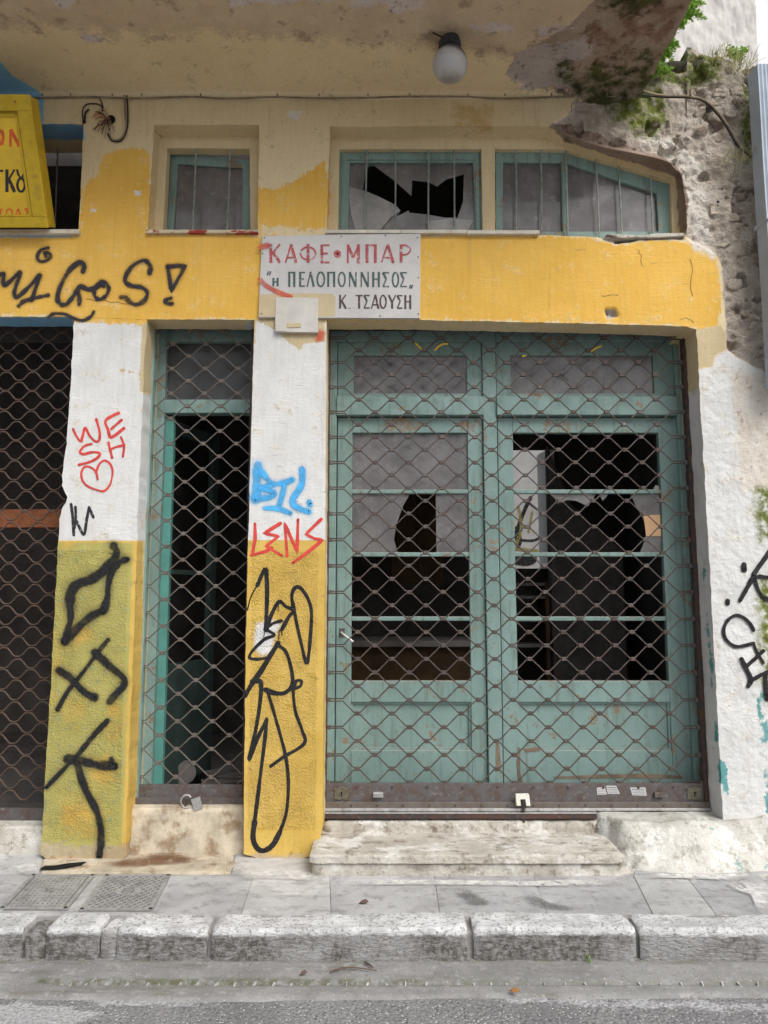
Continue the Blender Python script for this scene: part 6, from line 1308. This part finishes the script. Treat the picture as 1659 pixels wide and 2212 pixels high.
graffiti('graffiti', [([(890, 830), (892, 875)], 42), ([(748, 1150), (750, 1172)], 34), ([(1130, 690), (1040, 820), (975, 915)], 34), ([(965, 950), (910, 1050), (858, 1145)], 36), ([(960, 950), (1030, 936), (1130, 945)], 30), ([(985, 965), (1020, 1060), (1070, 1120), (1140, 1145)], 30), ([(980, 1408), (940, 1340), (880, 1290), (812, 1278), (745, 1325), (712, 1410), (735, 1490), (810, 1548), (890, 1545), (982, 1522)], 28), ([(982, 1525), (1010, 1600), (1060, 1690)], 24), ([(868, 1660), (905, 1740), (950, 1840), (928, 1900)], 36), ([(910, 1725), (980, 1665), (1065, 1590)], 28), ([(955, 1850), (1040, 1800), (1130, 1765)], 30), ([(1085, 1780), (1080, 1880), (1095, 2010)], 34)], 'marker_black', pier, 'black paint letters running down the whitewashed pier', z6, 0.004)

# cracks in the plaster
CR = [[(186, 646), (205, 650), (222, 648), (240, 654), (256, 653), (280, 657), (300, 655)], [(1300, 639), (1318, 637), (1335, 638)], [(1468, 690), (1480, 686), (1490, 690), (1497, 698)], [(1490, 560), (1496, 585), (1492, 610), (1496, 640)], [(1380, 540), (1386, 552), (1388, 575)],
      [(1238, 222), (1235, 240), (1228, 252), (1240, 258)], [(1592, 290), (1588, 320), (1591, 350), (1586, 378)], [(1596, 430), (1590, 452), (1598, 468)], [(335, 284), (342, 292), (350, 300)], [(1148, 508), (1152, 514), (1160, 512)]]
for c in CR:
    q = []
    for (a, b) in zip(c[:-1], c[1:]): q += [a, ((a[0] + b[0]) / 2 + random.uniform(-3, 3), (a[1] + b[1]) / 2 + random.uniform(-2.5, 2.5))]
    o = graffiti('crack', [(q + [c[-1]], 1.3, False)], 'crack', wall_o if c[0][0] < 1488 else pier, 'hairline crack'); del o['label']

# old wet stains, mortar smears and a paint spill on the pavement
def ground_patch(pts, mat, par, z=ZP + .006):
    ps = [PZ(x, y, z) for x, y in catmull(pts + [pts[0]], 4)[:-1]]; c = sum(ps, Vector()) / len(ps)
    g = G(); n_ = len(ps); V = [tuple(c)] + [tuple(c.lerp(p, .6)) for p in ps] + [tuple(p) for p in ps]; E_ = [0.0] + [.4] * n_ + [1.0] * n_
    F = [(0, 1 + i, 1 + (i + 1) % n_) for i in range(n_)] + [(1 + i, 1 + n_ + i, 1 + n_ + (i + 1) % n_, 1 + (i + 1) % n_) for i in range(n_)]
    g.add(V, F, E_); return g.build('stain', mat, par, fix=False)
paint('wet_stain', (0.13, 0.127, 0.12), 0.85, 0.6, 0.75, 0.6, False, 22); paint('mortar_smear', (0.66, 0.645, 0.62), 0.8, 0.9, 0.55, 0.85, False, 11); paint('rust_stain', (0.20, 0.09, 0.04), 0.9, 0.9, 0.5, 0.7, False, 12)
for pts in [[(975, 1925), (1010, 1922), (1045, 1938), (1052, 1946), (1015, 1945), (985, 1938)], [(1112, 1932), (1150, 1930), (1190, 1948), (1255, 1962), (1240, 1970), (1185, 1966), (1140, 1958)], [(1000, 1938), (1060, 1944), (1050, 1958), (1000, 1952)]]: ground_patch(pts, 'wet_stain', pave)
for pts in [[(1560, 1905), (1610, 1898), (1680, 1910), (1700, 1970), (1640, 1972), (1620, 1935), (1590, 1925)], [(500, 1880), (600, 1876), (690, 1888), (700, 1904), (600, 1900), (515, 1898)], [(680, 1900), (900, 1898), (1200, 1902), (1370, 1896), (1380, 1912), (1200, 1916), (900, 1912), (700, 1912)], [(1390, 1884), (1500, 1886), (1610, 1892), (1600, 1902), (1480, 1898), (1390, 1896)], [(20, 1870), (80, 1862), (86, 1884), (40, 1888)]]: ground_patch(pts, 'mortar_smear', pave, ZP + .0075)
for pts in [[(190, 1866), (300, 1846), (420, 1846), (470, 1858), (380, 1868), (260, 1876)], [(300, 1842), (400, 1840), (410, 1856), (320, 1856)]]: ground_patch(pts, 'rust_stain', pave, ZP + .009)
